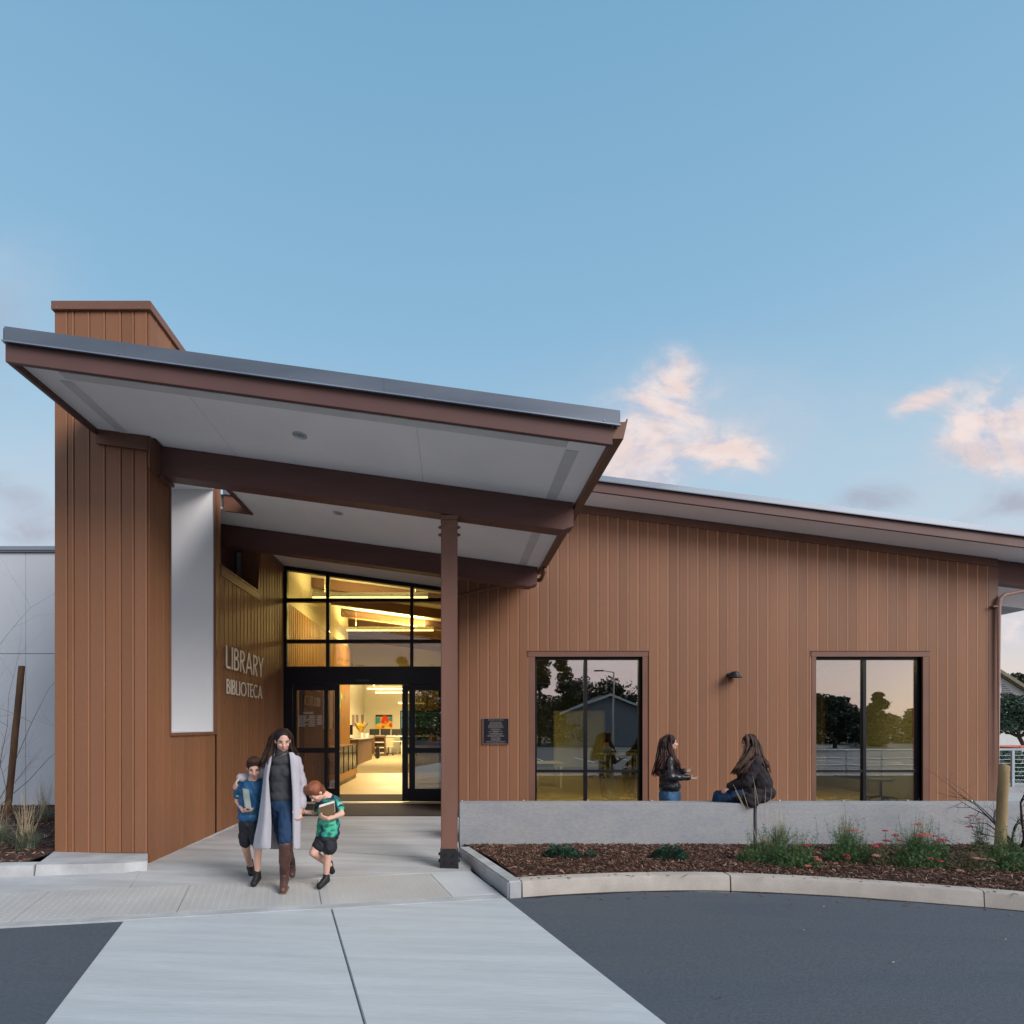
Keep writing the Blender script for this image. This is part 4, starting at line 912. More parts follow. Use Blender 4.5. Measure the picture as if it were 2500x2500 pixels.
for i in range(16): y = 14.95+i*.165; h = rr.uniform(.1, .28); mb.box(-3.3, -3.3+rr.uniform(.1, .2), y, y+rr.uniform(.05, .12), .301+(.345 if i % 2 else 0), .301+(.345 if i % 2 else 0)+h)
build('exhibit', mb, mat('exhibit_buff', (.5, .42, .25), .6, .5, 12), dc)
# reception desk with things on it
rd = thing('reception_desk', (-4.4, 25, 0), 'dark brown reception desk with pale stone top beyond the display case', 'desk')
mb = MB(); mb.box(-5.2, -3.80, 23.0, 27.0, 0, 1.0); build('body', mb, M_wooddk, rd, bevel=.005)
mb = MB(); mb.box(-5.22, -3.72, 22.93, 27.05, 1.0, 1.04); build('counter', mb, M_stone, rd, bevel=.005)
mb = MB(); mb.box(-5.0, -4.99, 22.99, 22.995, 0.1, .9); build('panel', mb, M_wooddk, rd)
mn = thing('monitor', (-4.35, 24.0, 1.04), 'black monitor on a tall stand on the reception desk', 'monitor')
mb = MB(); mb.cyl((-4.35, 24.0, 1.042), .16, .03, 18); build('foot', mb, M_dark, mn); mb = MB(); mb.box(-4.38, -4.32, 23.98, 24.02, 1.07, 1.5); build('stand', mb, M_dark, mn)
mb = MB(); mb.box(-4.55, -4.17, 23.93, 23.97, 1.2, 1.62); build('screen', mb, M_dark, mn, bevel=.01)
vs_ = thing('flower_vase', (-4.1, 25.6, 1.04), 'white pot of yellow and orange flowers on the desk', 'vase')
mb = MB(); mb.cyl((-4.1, 25.6, 1.042), .10, .22, 14, 'z', .12); mb.cyl((-3.9, 25.9, 1.042), .08, .2, 14, 'z', .1); build('pot', mb, M_wht, vs_, smooth='auto')
mb = MB(); rr = random.Random(3)
for i in range(60):
    mb.cur = rr.choice((0, 0, 1, 2)); a_ = rr.uniform(0, 6.28); l_ = rr.uniform(.15, .5); t_ = rr.uniform(.1, .8); c0 = Vector((-4.1, 25.6, 1.24)); c1 = c0+Vector((math.cos(a_)*l_*t_, math.sin(a_)*l_*t_, l_))
    mb.tube([c0, c1], [.006, .02], 4)
build('flowers', mb, [mat('petal_yellow', (.75, .50, .04), .6, .2, 9), mat('petal_orange', (.7, .2, .03), .6, .2, 9), mat('leaf_house', (.08, .16, .05), .6, .2, 9)], vs_, normals=False)
# low bookshelf
bs = thing('bookshelf', (-3.8, 30, 0), 'low brown bookshelf with white shelves facing the doorway', 'bookshelf')
mb = MB(); x0, x1 = PX(914, 30), PX(941, 30); [bars([bb_], 29.9, 30.3, 'frame', M_wooddk, bs) for bb_ in ((x0, x0+.04, 0, 1.05), (x1-.06, x1, 0, 1.05), (x0+.04, x1-.06, .97, 1.05), (x0+.04, x1-.06, 0, .1))]
mb = MB(); mb.box(x0+.04, x1-.06, 30.24, 30.26, .1, .97); build('back_panel', mb, M_wooddk, bs)
for z in (.14, .42, .70): mb = MB(); mb.box(x0+.042, x1-.062, 29.91, 30.22, z, z+.04); build('shelf', mb, M_wht, bs)
# waste bin
wb = thing('waste_bin', (PX(921, 27.6), 27.6, 0), 'black waste bin standing in front of the low bookshelf', 'bin')
mb = MB(); mb.box(PX(916.5, 27.6), PX(926.5, 27.6), 27.5, 27.8, .0, .52); build('bin_body', mb, M_dark, wb, bevel=.04, seg=3); mb = MB(); mb.box(PX(917.5, 27.6), PX(925.5, 27.6), 27.52, 27.78, .522, .56); build('lid', mb, M_dark, wb, bevel=.01)
# desks and chairs further back
def table(name, x0, x1, y0, y1, h, label, group=None, wheels=False, m=M_wht):
    t = thing(name, ((x0+x1)/2, (y0+y1)/2, 0), label, 'table', group)
    mb = MB(); mb.box(x0, x1, y0, y1, h-.03, h); build('table_top', mb, m, t, bevel=.006)
    for x in (x0+.08, x1-.08):
        for y in (y0+.08, y1-.08):
            mb = MB(); mb.box(x-.022, x+.022, y-.022, y+.022, .05 if wheels else .0, h-.031)
            if wheels: mb.ball((x, y, .03), .03, 8, 6)
            build('leg', mb, M_wht, t)
    return t
table('desk', PX(950, 31.5), PX(985, 31.5), 31.2, 31.9, .74, 'white desk with white legs beyond the office chair', 'white work desks')
table('desk', PX(967, 32.8), PX(1010, 32.8), 32.6, 33.3, .74, 'farther white desk against the back wall', 'white work desks')
def office_chair(x, y, rz, label, cs, group=None):
    t = thing('office_chair', (0, 0, 0), label, 'chair', group)
    mb = MB(); mb.box(-.24, .24, -.23, .23, .44, .49); build('seat', mb, cs, t, bevel=.02, seg=2)
    mb = MB(); mb.hexa([(-.21, .22, .52), (.21, .22, .52), (.21, .25, .52), (-.21, .25, .52)], [(-.23, .30, .92), (.23, .30, .92), (.23, .33, .92), (-.23, .33, .92)]); build('backrest', mb, cs, t, bevel=.012)
    mb = MB(); mb.tube([(0, 0, .12), (0, 0, .44)], .025, 8); build('stem', mb, M_dark, t)
    for k in range(5):
        a_ = k*2*math.pi/5; mb = MB(); mb.tube([(0, 0, .12), (math.cos(a_)*.28, math.sin(a_)*.28, .08)], .018, 6); mb.ball((math.cos(a_)*.28, math.sin(a_)*.28, .035), .033, 8, 6); build('leg', mb, M_dark, t)
    t.location = (x, y, 0); t.rotation_euler = (0, 0, rz); return t
M_cream = mat('chair_cream', (.62, .58, .42), .5, .05); M_blue = mat('chair_blue', (.10, .14, .20), .5, .05)
ch0 = office_chair(PX(949, 30.6), 30.6, math.pi+.2, 'cream office chair on a black star base beside the bookshelf', M_cream)
for i in range(6):
    x = -4.4+i*.62; t = thing('monitor', (x, 32.3, 1.02), 'black monitor on the long counter under the painting, number %d from left' % (i+1), 'monitor', 'monitors on the back counter')
    mb = MB(); mb.box(x-.28, x+.28, 32.28, 32.31, 1.06, 1.40); build('screen', mb, M_dark, t, bevel=.01)
    mb = MB(); mb.box(x-.03, x+.03, 32.312, 32.34, 1.021, 1.2); mb.box(x-.1, x+.1, 32.25, 32.4, 1.021, 1.03); build('stand', mb, M_dark, t)
lb_ = ['leftmost', 'second', 'third', 'fourth', 'fifth', 'rightmost']; 
for o in [o for o in COL.objects if o.name.startswith('monitor') and o.get('group')]:
    i = round((o.location.x+4.4)/.62); o['label'] = lb_[i]+' black monitor in the row under the painting'
bc = thing('counter', (-2.9, 32.3, 0), 'long white counter carrying a row of black monitors', 'counter')
mb = MB(); mb.box(-4.9, -.8, 32.0, 32.7, .98, 1.02); build('counter_top', mb, M_wht, bc); mb = MB(); mb.box(-4.9, -4.2, 32.05, 32.65, 0, .979); mb.box(-1.4, -.8, 32.05, 32.65, 0, .979); build('support', mb, M_wooddk, bc)
# painting and posters
pt = thing('painting', (PX(937, 33.9), 33.95, PZ(1779, 33.95)), 'bright red, yellow and teal abstract painting on the back wall', 'painting')
x0, x1, z0, z1_ = PX(917, 33.95), PX(958, 33.95), PZ(1779, 33.95), PZ(1745, 33.95)
mb = MB(); mb.box(x0, x1, 33.93, 33.985, z0, z1_); build('canvas', mb, mat('paint_yellow', (.75, .48, .06), .7, .2, 2), pt)
def patch(pts, col, nm):
    w, h = x1-x0, z1_-z0; mb = MB(); mb.prism([(x0+w*p, 33.929, z0+h*q) for p, q in pts], (0, -.004-.001*len(pt.children), 0)); build('colour_patch', mb, mat(nm, col, .7, .15, 3), pt)
patch([(0, .85), (1, .85), (1, 1), (0, 1)], (.03, .03, .05), 'paint_black'); patch([(0, .3), (.3, .45), (.28, .8), (0, .84)], (.05, .28, .32), 'paint_teal')
patch([(.75, .6), (1, .5), (1, .84), (.8, .84)], (.05, .28, .32), 'paint_teal'); patch([(.3, .45), (.6, .3), (.8, .5), (.75, .8), (.6, .95), (.45, .95), (.38, .7)], (.65, .04, .02), 'paint_red')
patch([(.35, .05), (.5, .05), (.55, .22), (.4, .22)], (.65, .04, .02), 'paint_red'); patch([(.78, .15), (.98, .1), (1, .35), (.85, .45)], (.65, .04, .02), 'paint_red'); patch([(.5, .35), (.68, .3), (.7, .5), (.55, .6)], (.8, .2, .02), 'paint_orange')
for i, px in enumerate((859, 868.5, 882)):
    x = -5.245; Y = -5.245*F/(px-CX); z = PZ(1773, Y)
    t = thing('poster', (x, Y, z), ('nearest', 'middle', 'farthest')[i]+' of three narrow streaky posters on the cream side wall', 'poster', 'posters on the side wall')
    mb = MB(); mb.box(x, x+.02, Y, Y+.75, PZ(1773, Y), PZ(1745, Y)); build('sheet', mb, mat('poster_print', (.5, .42, .36), .7, .6, 6, (1, 8, .6), col2=(.12, .06, .08)), t)
# round paper tiles on the wood wall
for i, (px, py) in enumerate(((829, 1690), (834, 1700), (841, 1703), (831, 1712), (830, 1723), (829, 1750), (830, 1757))):
    Y = -(XS+.04)*F/(CX-px); z = PZ(py, Y); mb = MB(); x = XS+.023
    mb.prism([(x, Y+.10*math.cos(k*math.pi/3+i), z+.10*math.sin(k*math.pi/3+i)) for k in range(6)], (.02, 0, 0))
    nm = ('highest', 'second highest', 'farthest', 'fourth highest', 'fifth highest', 'second lowest', 'lowest')[i]
    tag(build('paper_tile', mb, mat('tile_green%d' % (i % 3), ((.10, .26, .12), (.25, .38, .10), (.06, .17, .20))[i % 3], .7, .2)), nm+' of the green and blue hexagon tiles on the wood wall', 'wall tile', 'hexagon tiles on the wood wall')
# furniture behind the left window
table('table', 2.75*18/10.5*0+PX(1466, 17.6), PX(1556, 17.6), 17.3, 18.1, PZ(1839, 17.6), 'white wheeled table behind the left window, right pane', 'wheeled tables behind the left window', True, mat('table_top_cream', (.7, .64, .42), .5, .03))
table('table', PX(1240, 14.6), PX(1373, 14.6), 14.3, 15.1, PZ(1860, 14.6), 'white wheeled table behind the left window, left pane', 'wheeled tables behind the left window', True, MATS['table_top_cream'])
table('table', PX(1480, 20), PX(1550, 20), 19.7, 20.5, .75, 'farther white table behind the left window', 'wheeled tables behind the left window', True, MATS['table_top_cream'])
office_chair(PX(1462, 17.4), 17.4, -1.3, 'dark blue chair at the near table behind the left window', M_blue, 'blue chairs')
office_chair(PX(1527, 18.6), 18.6, .2, 'dark blue chair beyond the near table behind the left window', M_blue, 'blue chairs')
office_chair(PX(2150, 11.9), 11.9, .8, 'grey chair close behind the right window', mat('chair_grey', (.2, .22, .25), .5, .05))
# ================================================================ NEIGHBOURS
YN = 10.5
nb = thing('neighbour_building', (-9, YN, 0), 'white panel clad building left of the tower', 'building')
zt = PZ(1345, YN)
xj = PX(62.5, YN); zj = PZ(1596, YN)
xl = [-20, -14.6, -11.1, xj, XS-.33]
for i in range(4):
    a, b = xl[i]+.004, xl[i+1]-.004
    for (l, h) in ((.0, zj-.004), (zj+.004, zt)):
        mb = MB(); mb.box(a, b, YN, YN+.04, l, h); build('panel', mb, M_panel, nb, bevel=.003)
mb = MB(); mb.box(-20, XS-.32, YN+.042, 17.5, -.1, zt); build('wall', mb, mat('panel_joint', (.16, .16, .18), .8, .05), nb)
mb = MB(); mb.box(-20.1, XS-.32, YN-.05, YN+.3, zt+.001, PZ(1335, YN)); build('coping', mb, M_zinct, nb, bevel=.004)
mb = MB(); mb.box(-20, XS-.32, YN-.035, YN-.001, zt-.03, zt); build('drip_edge', mb, M_zinc, nb)

# right side: railing, low wall, pale box, house and tree
YRL = 14.0
rl = thing('railing', (14.2, YRL, 0), 'grey metal railing with thin horizontal cables right of the building', 'railing')
rx0, rx1 = PX(2440, YRL)-2.2, 19.5
M_rail = mat('rail_grey', (.38, .42, .46), .4, .05, metal=.3)
mb = MB(); mb.box(rx0, rx1, YRL-.03, YRL+.03, .98, 1.03); build('top_rail', mb, M_rail, rl)
for x in (PX(2472, YRL), PX(2472, YRL)-1.6, PX(2472, YRL)+1.9, PX(2472, YRL)+3.8): mb = MB(); mb.box(x-.03, x+.03, YRL-.025, YRL+.025, .05, .979); build('post', mb, M_rail, rl)
for k in range(8): mb = MB(); mb.tube([(rx0, YRL, .16+k*.1), (rx1, YRL, .16+k*.1)], .005, 5); build('cable', mb, M_rail, rl)
tag(build('concrete_wall', MB().box(11.2, 22, YRL-.15, YRL+.15, -.1, .10), M_conc, bevel=.01), 'low pale concrete kerb wall under the railing', 'wall')
tr = thing('parked_truck', (17.6, 17.5, 0), 'white box truck side with an orange top stripe beyond the railing', 'truck')
mb = MB(); mb.box(17.05, 22.5, 17.2, 19.2, .25, .86); build('cargo_box', mb, M_panel, tr, bevel=.02)
mb = MB(); mb.box(17.03, 22.52, 17.18, 19.22, .861, .93); build('stripe_rail', mb, mat('orange_red', (.65, .12, .05), .5, .05), tr)
for x in (17.9, 21.4): mb = MB(); mb.cyl((x, 17.19, .12), .24, .2, 18, 'y'); build('wheel', mb, M_dark, tr)
YH = 45.
hs = thing('house', (46, YH, 0), 'white gabled house with louvred vent behind the tree at right', 'house')
g = [(2380, 1790), (2620, 1900), (2620, 1770)]
rz_ = lambda px: PZ(1647+(px-2436)*.641, YH)
x0, x1 = PX(2396, YH), PX(2640, YH)
mb = MB(); mb.hexa([(x0, YH, -.5), (x1, YH, -.5), (x1, YH+9, -.5), (x0, YH+9, -.5)], [(x0, YH, rz_(2396)), (x1, YH, rz_(2640)), (x1, YH+9, rz_(2640)), (x0, YH+9, rz_(2396))]); build('wall', mb, mat('house_white', (.6, .6, .6), .8, .05), hs)
mb = MB(); a, b = x0-.3, x1+.3; za, zb_ = rz_(2396)+.13+.006, rz_(2640)-.2
mb.hexa([(a, YH-.5, za), (b, YH-.5, zb_), (b, YH+9, zb_), (a, YH+9, za)], [(a, YH-.5, za+.28), (b, YH-.5, zb_+.28), (b, YH+9, zb_+.28), (a, YH+9, za+.28)]); build('roof', mb, mat('shingle_tan', (.19, .16, .12), .9, .2, 3), hs)
for k in range(9):
    z = PZ(1672+k*4.6, YH); xx0 = PX(2446, YH); xx1 = PX(2449+k*5.6, YH); mb = MB(); mb.box(xx0, xx1, YH-.08, YH-.01, z-.035, z+.035); build('louvre_slat', mb, mat('louvre_dark', (.12, .13, .15), .7, .1), hs)
def leafcloud(mb, clumps, n, size, r, flat=.75):
    for _ in range(n):
        c, rad = clumps[r.randrange(len(clumps))]
        while True:
            v = Vector((r.uniform(-1, 1), r.uniform(-1, 1), r.uniform(-1, 1)))
            if .15 < v.length < 1: break
        v = v.normalized()*(v.length**.6)*(1+abs(r.gauss(0, .16))); p = c+Vector((v.x*rad, v.y*rad, v.z*rad*flat)); s = size*r.uniform(.6, 1.4)
        a = Vector((r.gauss(0, 1), r.gauss(0, 1), r.gauss(0, .6))).normalized(); b = a.cross(Vector((r.gauss(0, 1), r.gauss(0, 1), r.gauss(0, 1)))).normalized()
        mb.add([p-a*s, p+b*s*.45, p+a*s, p-b*s*.45], [(0, 1, 2, 3)])
def tree(name, x, y, z0, h, cr, lab, seed, nleaf, ls, kind='broad', group=None, colr=(.035, .055, .03)):
    r = random.Random(seed); t = thing(name, (x, y, z0), lab, 'tree', group); base = Vector((x, y, z0)); mb = MB(); clumps = []
    if kind == 'broad':
        fork = base+Vector((r.uniform(-.2, .2)*cr, 0, h*.32)); mb.tube([base-Vector((0, 0, .2)), base+Vector((.02*h, 0, h*.15)), fork], [.045*h, .032*h, .026*h], 8)
        for k in range(9):
            a = k*2.4; e = fork+Vector((math.cos(a)*cr*r.uniform(.35, .8), math.sin(a)*cr*r.uniform(.35, .8), h*r.uniform(.12, .5))); m_ = fork.lerp(e, .5)+Vector((0, 0, -.03*h)); mb.tube([fork, m_, e], [.018*h, .011*h, .004*h], 6)
            clumps.append((e, cr*r.uniform(.28, .45)))
        for k in range(26): a = r.uniform(0, 6.28); q = r.uniform(.1, .95)*cr; clumps.append((fork+Vector((math.cos(a)*q, math.sin(a)*q, h*r.uniform(.14, .66)*(1-.35*(q/cr)**2))), cr*r.uniform(.14, .30)))
    else:
        mb.tube([base-Vector((0, 0, .2)), base+Vector((0, 0, h*.95))], [.02*h, .003*h], 8)
        for k in range(34): t_ = r.uniform(.12, 1); a = r.uniform(0, 6.28); q = cr*(1.05-t_)*r.uniform(.2, 1); clumps.append((base+Vector((math.cos(a)*q, math.sin(a)*q, h*t_)), cr*(.42-.30*t_)*r.uniform(.7, 1.2)))
    build('trunk', mb, mat('bark', (.07, .05, .035), .9, .3, 4), t, smooth=True)
    mb = MB(); leafcloud(mb, clumps, nleaf, ls, r); build('crown', mb, mat('foliage_%d' % int(colr[1]*1000), colr, .7, .35, 1.2, bump=0), t, normals=False)
    return t
tree('tree', PX(2500, 30), 30, -.05, 3.2, 1.9, 'gnarled grey green tree right of the building beyond the railing', 21, 9000, .10, colr=(.06, .09, .055))
tree('tree', PX(2475, 90), 90, -.4, 9.5, 6, 'distant olive tree behind the white gabled house', 22, 2500, .5, colr=(.05, .06, .04))
mb = MB(); rr = random.Random(2); leafcloud(mb, [(Vector((13+.5*i, 16.5, .45)), .6) for i in range(16)], 5000, .06, rr); tag(build('hedge', mb, mat('hedge_green', (.04, .09, .03), .7, .3, 3), normals=False), 'low green hedge just behind the railing', 'hedge')

# ================================================================ BEHIND THE CAMERA (mirrored in the windows)
hz = [(4, -32, 8.5, 3.6, 'c'), (8.5, -35, 9.6, 3.0, 'p'), (11.5, -38, 10.5, 2.8, 'p'), (-2, -36, 8, 4, 'c'), (14, -42, 7.2, 3.6, 'c'), (19, -46, 8.2, 3.4, 'c'), (23, -44, 7.0, 3.2, 'p'), (-12, -40, 9, 4.5, 'c'), (29, -26, 7.2, 3.0, 'c'), (34, -30, 6.6, 3.0, 'c'),
      (27, -48, 6.5, 3.4, 'c'), (41, -34, 7.0, 3.0, 'p'), (48, -36, 6.0, 4.0, 'c'), (56, -38, 5.6, 4.0, 'c'), (-22, -38, 8, 4.2, 'c'), (38, -46, 5.4, 4.5, 'c'), (46, -26, 5.6, 2.6, 'c'), (-6, -44, 10, 4, 'p')]
TL = ['broad tree mirrored left of the conifers in the left window', 'nearer conifer mirrored in the left pane of the left window', 'tallest conifer mirrored in the left window', 'broad tree across the lot straight behind the entrance walk', 'broad tree mirrored beside the grey house', 'broad tree rising behind the grey house', 'conifer right of the grey house across the lot', 'wide tree across the lot opposite the tower', 'nearest broad tree mirrored in the right window, left pane', 'second broad tree mirrored in the right window',
 'far broad tree between house and lamp post', 'slim conifer mirrored in the right window', 'wide low tree at the right end of the far lot', 'last low tree at the far right of the lot', 'wide tree at the far left of the lot', 'low wide tree behind the slim conifer', 'small tree nearest the mirrored railing', 'conifer in the second row opposite the entrance']
for i, (x, y, h, cr, k) in enumerate(hz):
    tree('tree', x, y, -.5, h*(.72 if x > 25 else 1), cr*(.8 if x > 25 else 1), TL[i], 40+i, 6500, .17, 'broad' if k == 'c' else 'pine', 'trees across the parking lot')
mb = MB(); rr = random.Random(77); leafcloud(mb, [(Vector((-30+i*1.7, -45-3*math.sin(i*.7), .6+rr.uniform(0, 2.0))), rr.uniform(1.4, 2.4)) for i in range(62)], 26000, .30, rr); tag(build('distant_woodland', mb, mat('woodland', (.03, .045, .025), .8, .3, .5, bump=0), normals=False), 'dark wooded slope beyond the parking lot, mirrored in the windows', 'woodland', kind='stuff')
h2 = thing('house', (15.5, -39, 0), 'grey house with white gable edge mirrored in the left window', 'house')
gx, gy = 15.6, -36.5
mb = MB(); mb.add([(gx-4.2, gy, -.5), (gx+4.2, gy, -.5), (gx+4.2, gy, 2.9), (gx, gy, 4.6), (gx-4.2, gy, 2.9)]+[(gx-4.2, gy-9, -.5), (gx+4.2, gy-9, -.5), (gx+4.2, gy-9, 2.9), (gx, gy-9, 4.6), (gx-4.2, gy-9, 2.9)], [(0, 1, 2, 3, 4), (9, 8, 7, 6, 5), (0, 5, 6, 1), (1, 6, 7, 2), (4, 3, 8, 9), (3, 2, 7, 8), (0, 4, 9, 5)]); build('wall', mb, mat('house_grey', (.22, .24, .27), .8, .05), h2)
for s in (-1, 1):
    mb = MB(); mb.hexa([(gx, gy+.6, 4.62), (gx+s*4.9, gy+.6, 2.64), (gx+s*4.9, gy-9.3, 2.64), (gx, gy-9.3, 4.62)], [(gx, gy+.6, 4.80), (gx+s*4.9, gy+.6, 2.82), (gx+s*4.9, gy-9.3, 2.82), (gx, gy-9.3, 4.80)]); build('roof', mb, mat('roof_dark', (.06, .06, .07), .9, .1), h2)
    mb = MB(); mb.hexa([(gx, gy+.62, 4.60), (gx+s*4.9, gy+.62, 2.62), (gx+s*4.9, gy+.66, 2.62), (gx, gy+.66, 4.60)], [(gx, gy+.62, 4.84), (gx+s*4.9, gy+.62, 2.86), (gx+s*4.9, gy+.66, 2.86), (gx, gy+.66, 4.84)]); build('barge_board', mb, M_wht, h2)
def lamp_post(x, y, h, lab):
    t = thing('street_lamp', (x, y, 0), lab, 'street lamp', 'parking lot lamp posts')
    mb = MB(); mb.tube([(x, y, -.3), (x, y, h)], [.10, .06], 10); build('pole', mb, M_steel, t); mb = MB(); mb.tube([(x, y, h-.05), (x-.9, y, h+.1)], .035, 8); build('arm', mb, M_steel, t); mb = MB(); mb.box(x-1.5, x-.8, y-.15, y+.15, h+.03, h+.14); build('lamp_head', mb, M_dark, t)
lamp_post(16.6, -6, 6.6, 'parking lot lamp post mirrored in the right window'); lamp_post(13.2, -26, 6, 'parking lot lamp post mirrored in the left window')
r2 = thing('railing', (17, -1, 0), 'pale metal railing mirrored in the right window', 'railing')
for z in (.35, .62, .95): mb = MB(); mb.tube([(12.5, -1, z-.3), (22, -1, z-.3)], .03, 8); build('rail', mb, M_wht, r2)
for i in range(8): mb = MB(); mb.tube([(12.5+i*1.35, -1, -.45), (12.5+i*1.35, -1, .65)], .03, 8); build('post', mb, M_wht, r2)
for i in range(9):
    mb = MB(); x = 2+i*2.7; mb.hexa([(x, -14, G(x)-.02), (x+.1, -14, G(x)-.02), (x+.1, -9, G(x)-.02), (x, -9, G(x)-.02)], [(x, -14, G(x)-.008), (x+.1, -14, G(x)-.008), (x+.1, -9, G(x)-.008), (x, -9, G(x)-.008)]); struct('parking_line', mb, M_wht)

# ================================================================ PLANTS, STAKES
def ground_at(x, y):
    for F_, B_ in ((fr, bk), (lf, lb)):
        best = None
        for a, b in zip(F_, B_):
            t = max(0, min(1, (y-a.y)/(b.y-a.y))); px = a.x+(b.x-a.x)*t
            d = abs(px-x)
            if best is None or d < best[0]: best = (d, a.z+(b.z-a.z)*t+.035*math.sin(math.pi*t))
        if best[0] < .6: return best[1]
    return 0.0
def stake(px0, py0, px1, py1, Y, r, m, lab):
    b, t = P(px0, py0, Y), P(px1, py1, Y+.05); d = (t-b).normalized(); mb = MB(); rr = random.Random(int(px0)); n = 14; path = []; rad = []
    for i in range(n+1): path.append((b-d*.35).lerp(t, i/n)+Vector((rr.uniform(-.003, .003), 0, 0))); rad.append(r*(1.04-.08*i/n)*rr.uniform(.98, 1.02))
    path.append(t+d*.006); rad.append(r*.86)
    mb.tube(path, rad, 14); o = build('tree_stake', mb, m, smooth='auto'); return tag(o, lab, 'stake', 'wooden tree stakes')
stake(2439, 2105, 2452, 1869, 7.1, .055, M_stake, 'pale round wooden tree stake in the flower bed at right')
stake(17, 2000, 53, 1627, 9.0, .047, M_stake2, 'dark weathered leaning wooden stake left of the tower')
def twig(mb, p, d, l, r, depth, rr, droop=0.0):
    n = 4; pts = [Vector(p)]; rad = [r]; q = Vector(p); dd = Vector(d).normalized()
    for i in range(n):
        dd = (dd+Vector((rr.gauss(0, .16), rr.gauss(0, .16), rr.gauss(0, .12)-droop))).normalized(); q = q+dd*l/n; pts.append(q.copy()); rad.append(r*(1-.75*(i+1)/n))
        if depth > 0 and rr.random() < .85:
            sd_ = (dd+Vector((rr.gauss(0, .7), rr.gauss(0, .5), rr.gauss(0, .4)))).normalized(); twig(mb, q, sd_, l*rr.uniform(.4, .7), r*.55*(1-.6*i/n), depth-1, rr, droop)
    mb.tube(pts, rad, 5)
def bare(name, px, py, Y, dirs, lab, seed, r0=.02, col=(.035, .02, .018)):
    rr = random.Random(seed); b = P(px, py, Y); mb = MB(); t = thing(name, b, lab, 'bush')
    for d, l in dirs: twig(mb, b+Vector((rr.uniform(-.03, .03), 0, 0)), d, l, r0, 3, rr)
    build('branches', mb, mat('bark_twig_%d' % seed, col, .7, .2, 10), t, normals=False); return t
bare('bare_shrub', 2494, 2085, 7.3, [((-.12, 0, 1), .95), ((-.8, -.1, .75), .55), ((-.45, 0, 1), .75), ((.3, .1, 1), .9), ((-1, .1, .35), .42), ((.9, 0, .5), .6)], 'dark leafless shrub with crooked branches at the right edge', 5, .022)
bare('bare_sapling', -30, 2000, 8.6, [((.10, 0, 1), 2.6), ((.35, 0, .9), 1.9), ((.75, 0, .7), 1.6), ((.2, 0, 1), 2.2), ((.9, 0, .35), 1.5)], 'thin leafless sapling at the left edge beside the leaning stake', 8, .007, (.10, .07, .06))
M_gr = [mat('blade_green', (.085, .12, .075), .6, .25, 9, bump=0), mat('blade_tan', (.34, .27, .17), .6, .2, 9, bump=0), mat('blade_grey', (.16, .20, .16), .6, .2, 9, bump=0)]
def grass(x, y, h, spread, n, ntan, seed, lab, group, tanh=1.0):
    rr = random.Random(seed); z = ground_at(x, y)-.01; mb = MB()
    for i in range(n+ntan):
        tan = i >= n; mb.cur = 1 if tan else rr.choice((0, 0, 2))
        a = rr.uniform(0, 6.28); L_ = h*(rr.uniform(.45, 1) if not tan else tanh*rr.uniform(.8, 1.5)); out = spread*rr.uniform(.1, 1)*(1 if not tan else .75)
        b = Vector((x+rr.gauss(0, .035), y+rr.gauss(0, .035), z)); d = Vector((math.cos(a), math.sin(a), 0)); w = .0048 if not tan else .0036; sd_ = Vector((-d.y, d.x, 0)) if rr.random() < .5 else Vector((1, 0, 0)); pts = []
        for k in range(6):
            t = k/5; pts.append(b+d*out*t**1.6+Vector((0, 0, L_*(t-.32*(out/L_)*t*t*1.2))))
        vs = []
        for k, p in enumerate(pts): ww = w*(1-.8*k/5); vs += [p-sd_*ww, p+sd_*ww]
        mb.add(vs, [(2*k, 2*k+1, 2*k+3, 2*k+2) for k in range(5)])
    return tag(build('grass_clump', mb, M_gr, normals=False, origin=(x, y, z)), lab, 'grass', group)
GG = 'ornamental grass clumps'
gpos = [(1905, 7.55, .44, .26, 260, 14, 'grass clump right behind the joint of the concrete wall'), (2065, 7.6, .46, .34, 170, 16, 'thin grass clump between the two tallest red flower plants'), (2240, 7.3, .46, .32, 260, 14, 'dense grass clump rising above coral flowers under the right window')]
for i, (px, Y, h, sp, n, nt_, lb2) in enumerate(gpos): grass(PX(px, Y), Y, h, sp, n, nt_, 70+i, lb2, GG, 1.25)
mb = MB(); bx = PX(1865, 7.4); rr = random.Random(9)
for tx, ty in ((1790, 1915), (1795, 1930), (1812, 1925), (1838, 1895), (1842, 1915), (1870, 1920), (1884, 1925)):
    e = P(tx, ty, 7.35); b = Vector((bx+rr.uniform(-.05, .08), 7.45, -.08)); pts = [b.lerp(e, k/5)+Vector((0, 0, .05*math.sin(math.pi*k/5))) for k in range(6)]; mb.tube(pts, [.002, .002, .002, .0022, .003, .0015], 4)
tag(build('dry_grass', mb, mat('stem_pale', (.5, .42, .30), .6, .1)), 'few long pale dry grass stems leaning in front of the seated woman', 'grass')
for i, (px, Y, h, sp, n, nt_, lb2) in enumerate([(62, 6.75, .34, .30, 330, 60, 'grey green grass tuft with tan stalks beside the tower foot'), (-10, 7.0, .36, .32, 300, 70, 'tan stalked grass tuft cut off by the left edge'), (105, 8.6, .34, .34, 160, 40, 'small grass tuft farther back against the white building')]): grass(PX(px, Y), Y, h, sp, n, nt_, 90+i, lb2, GG, 1.5)
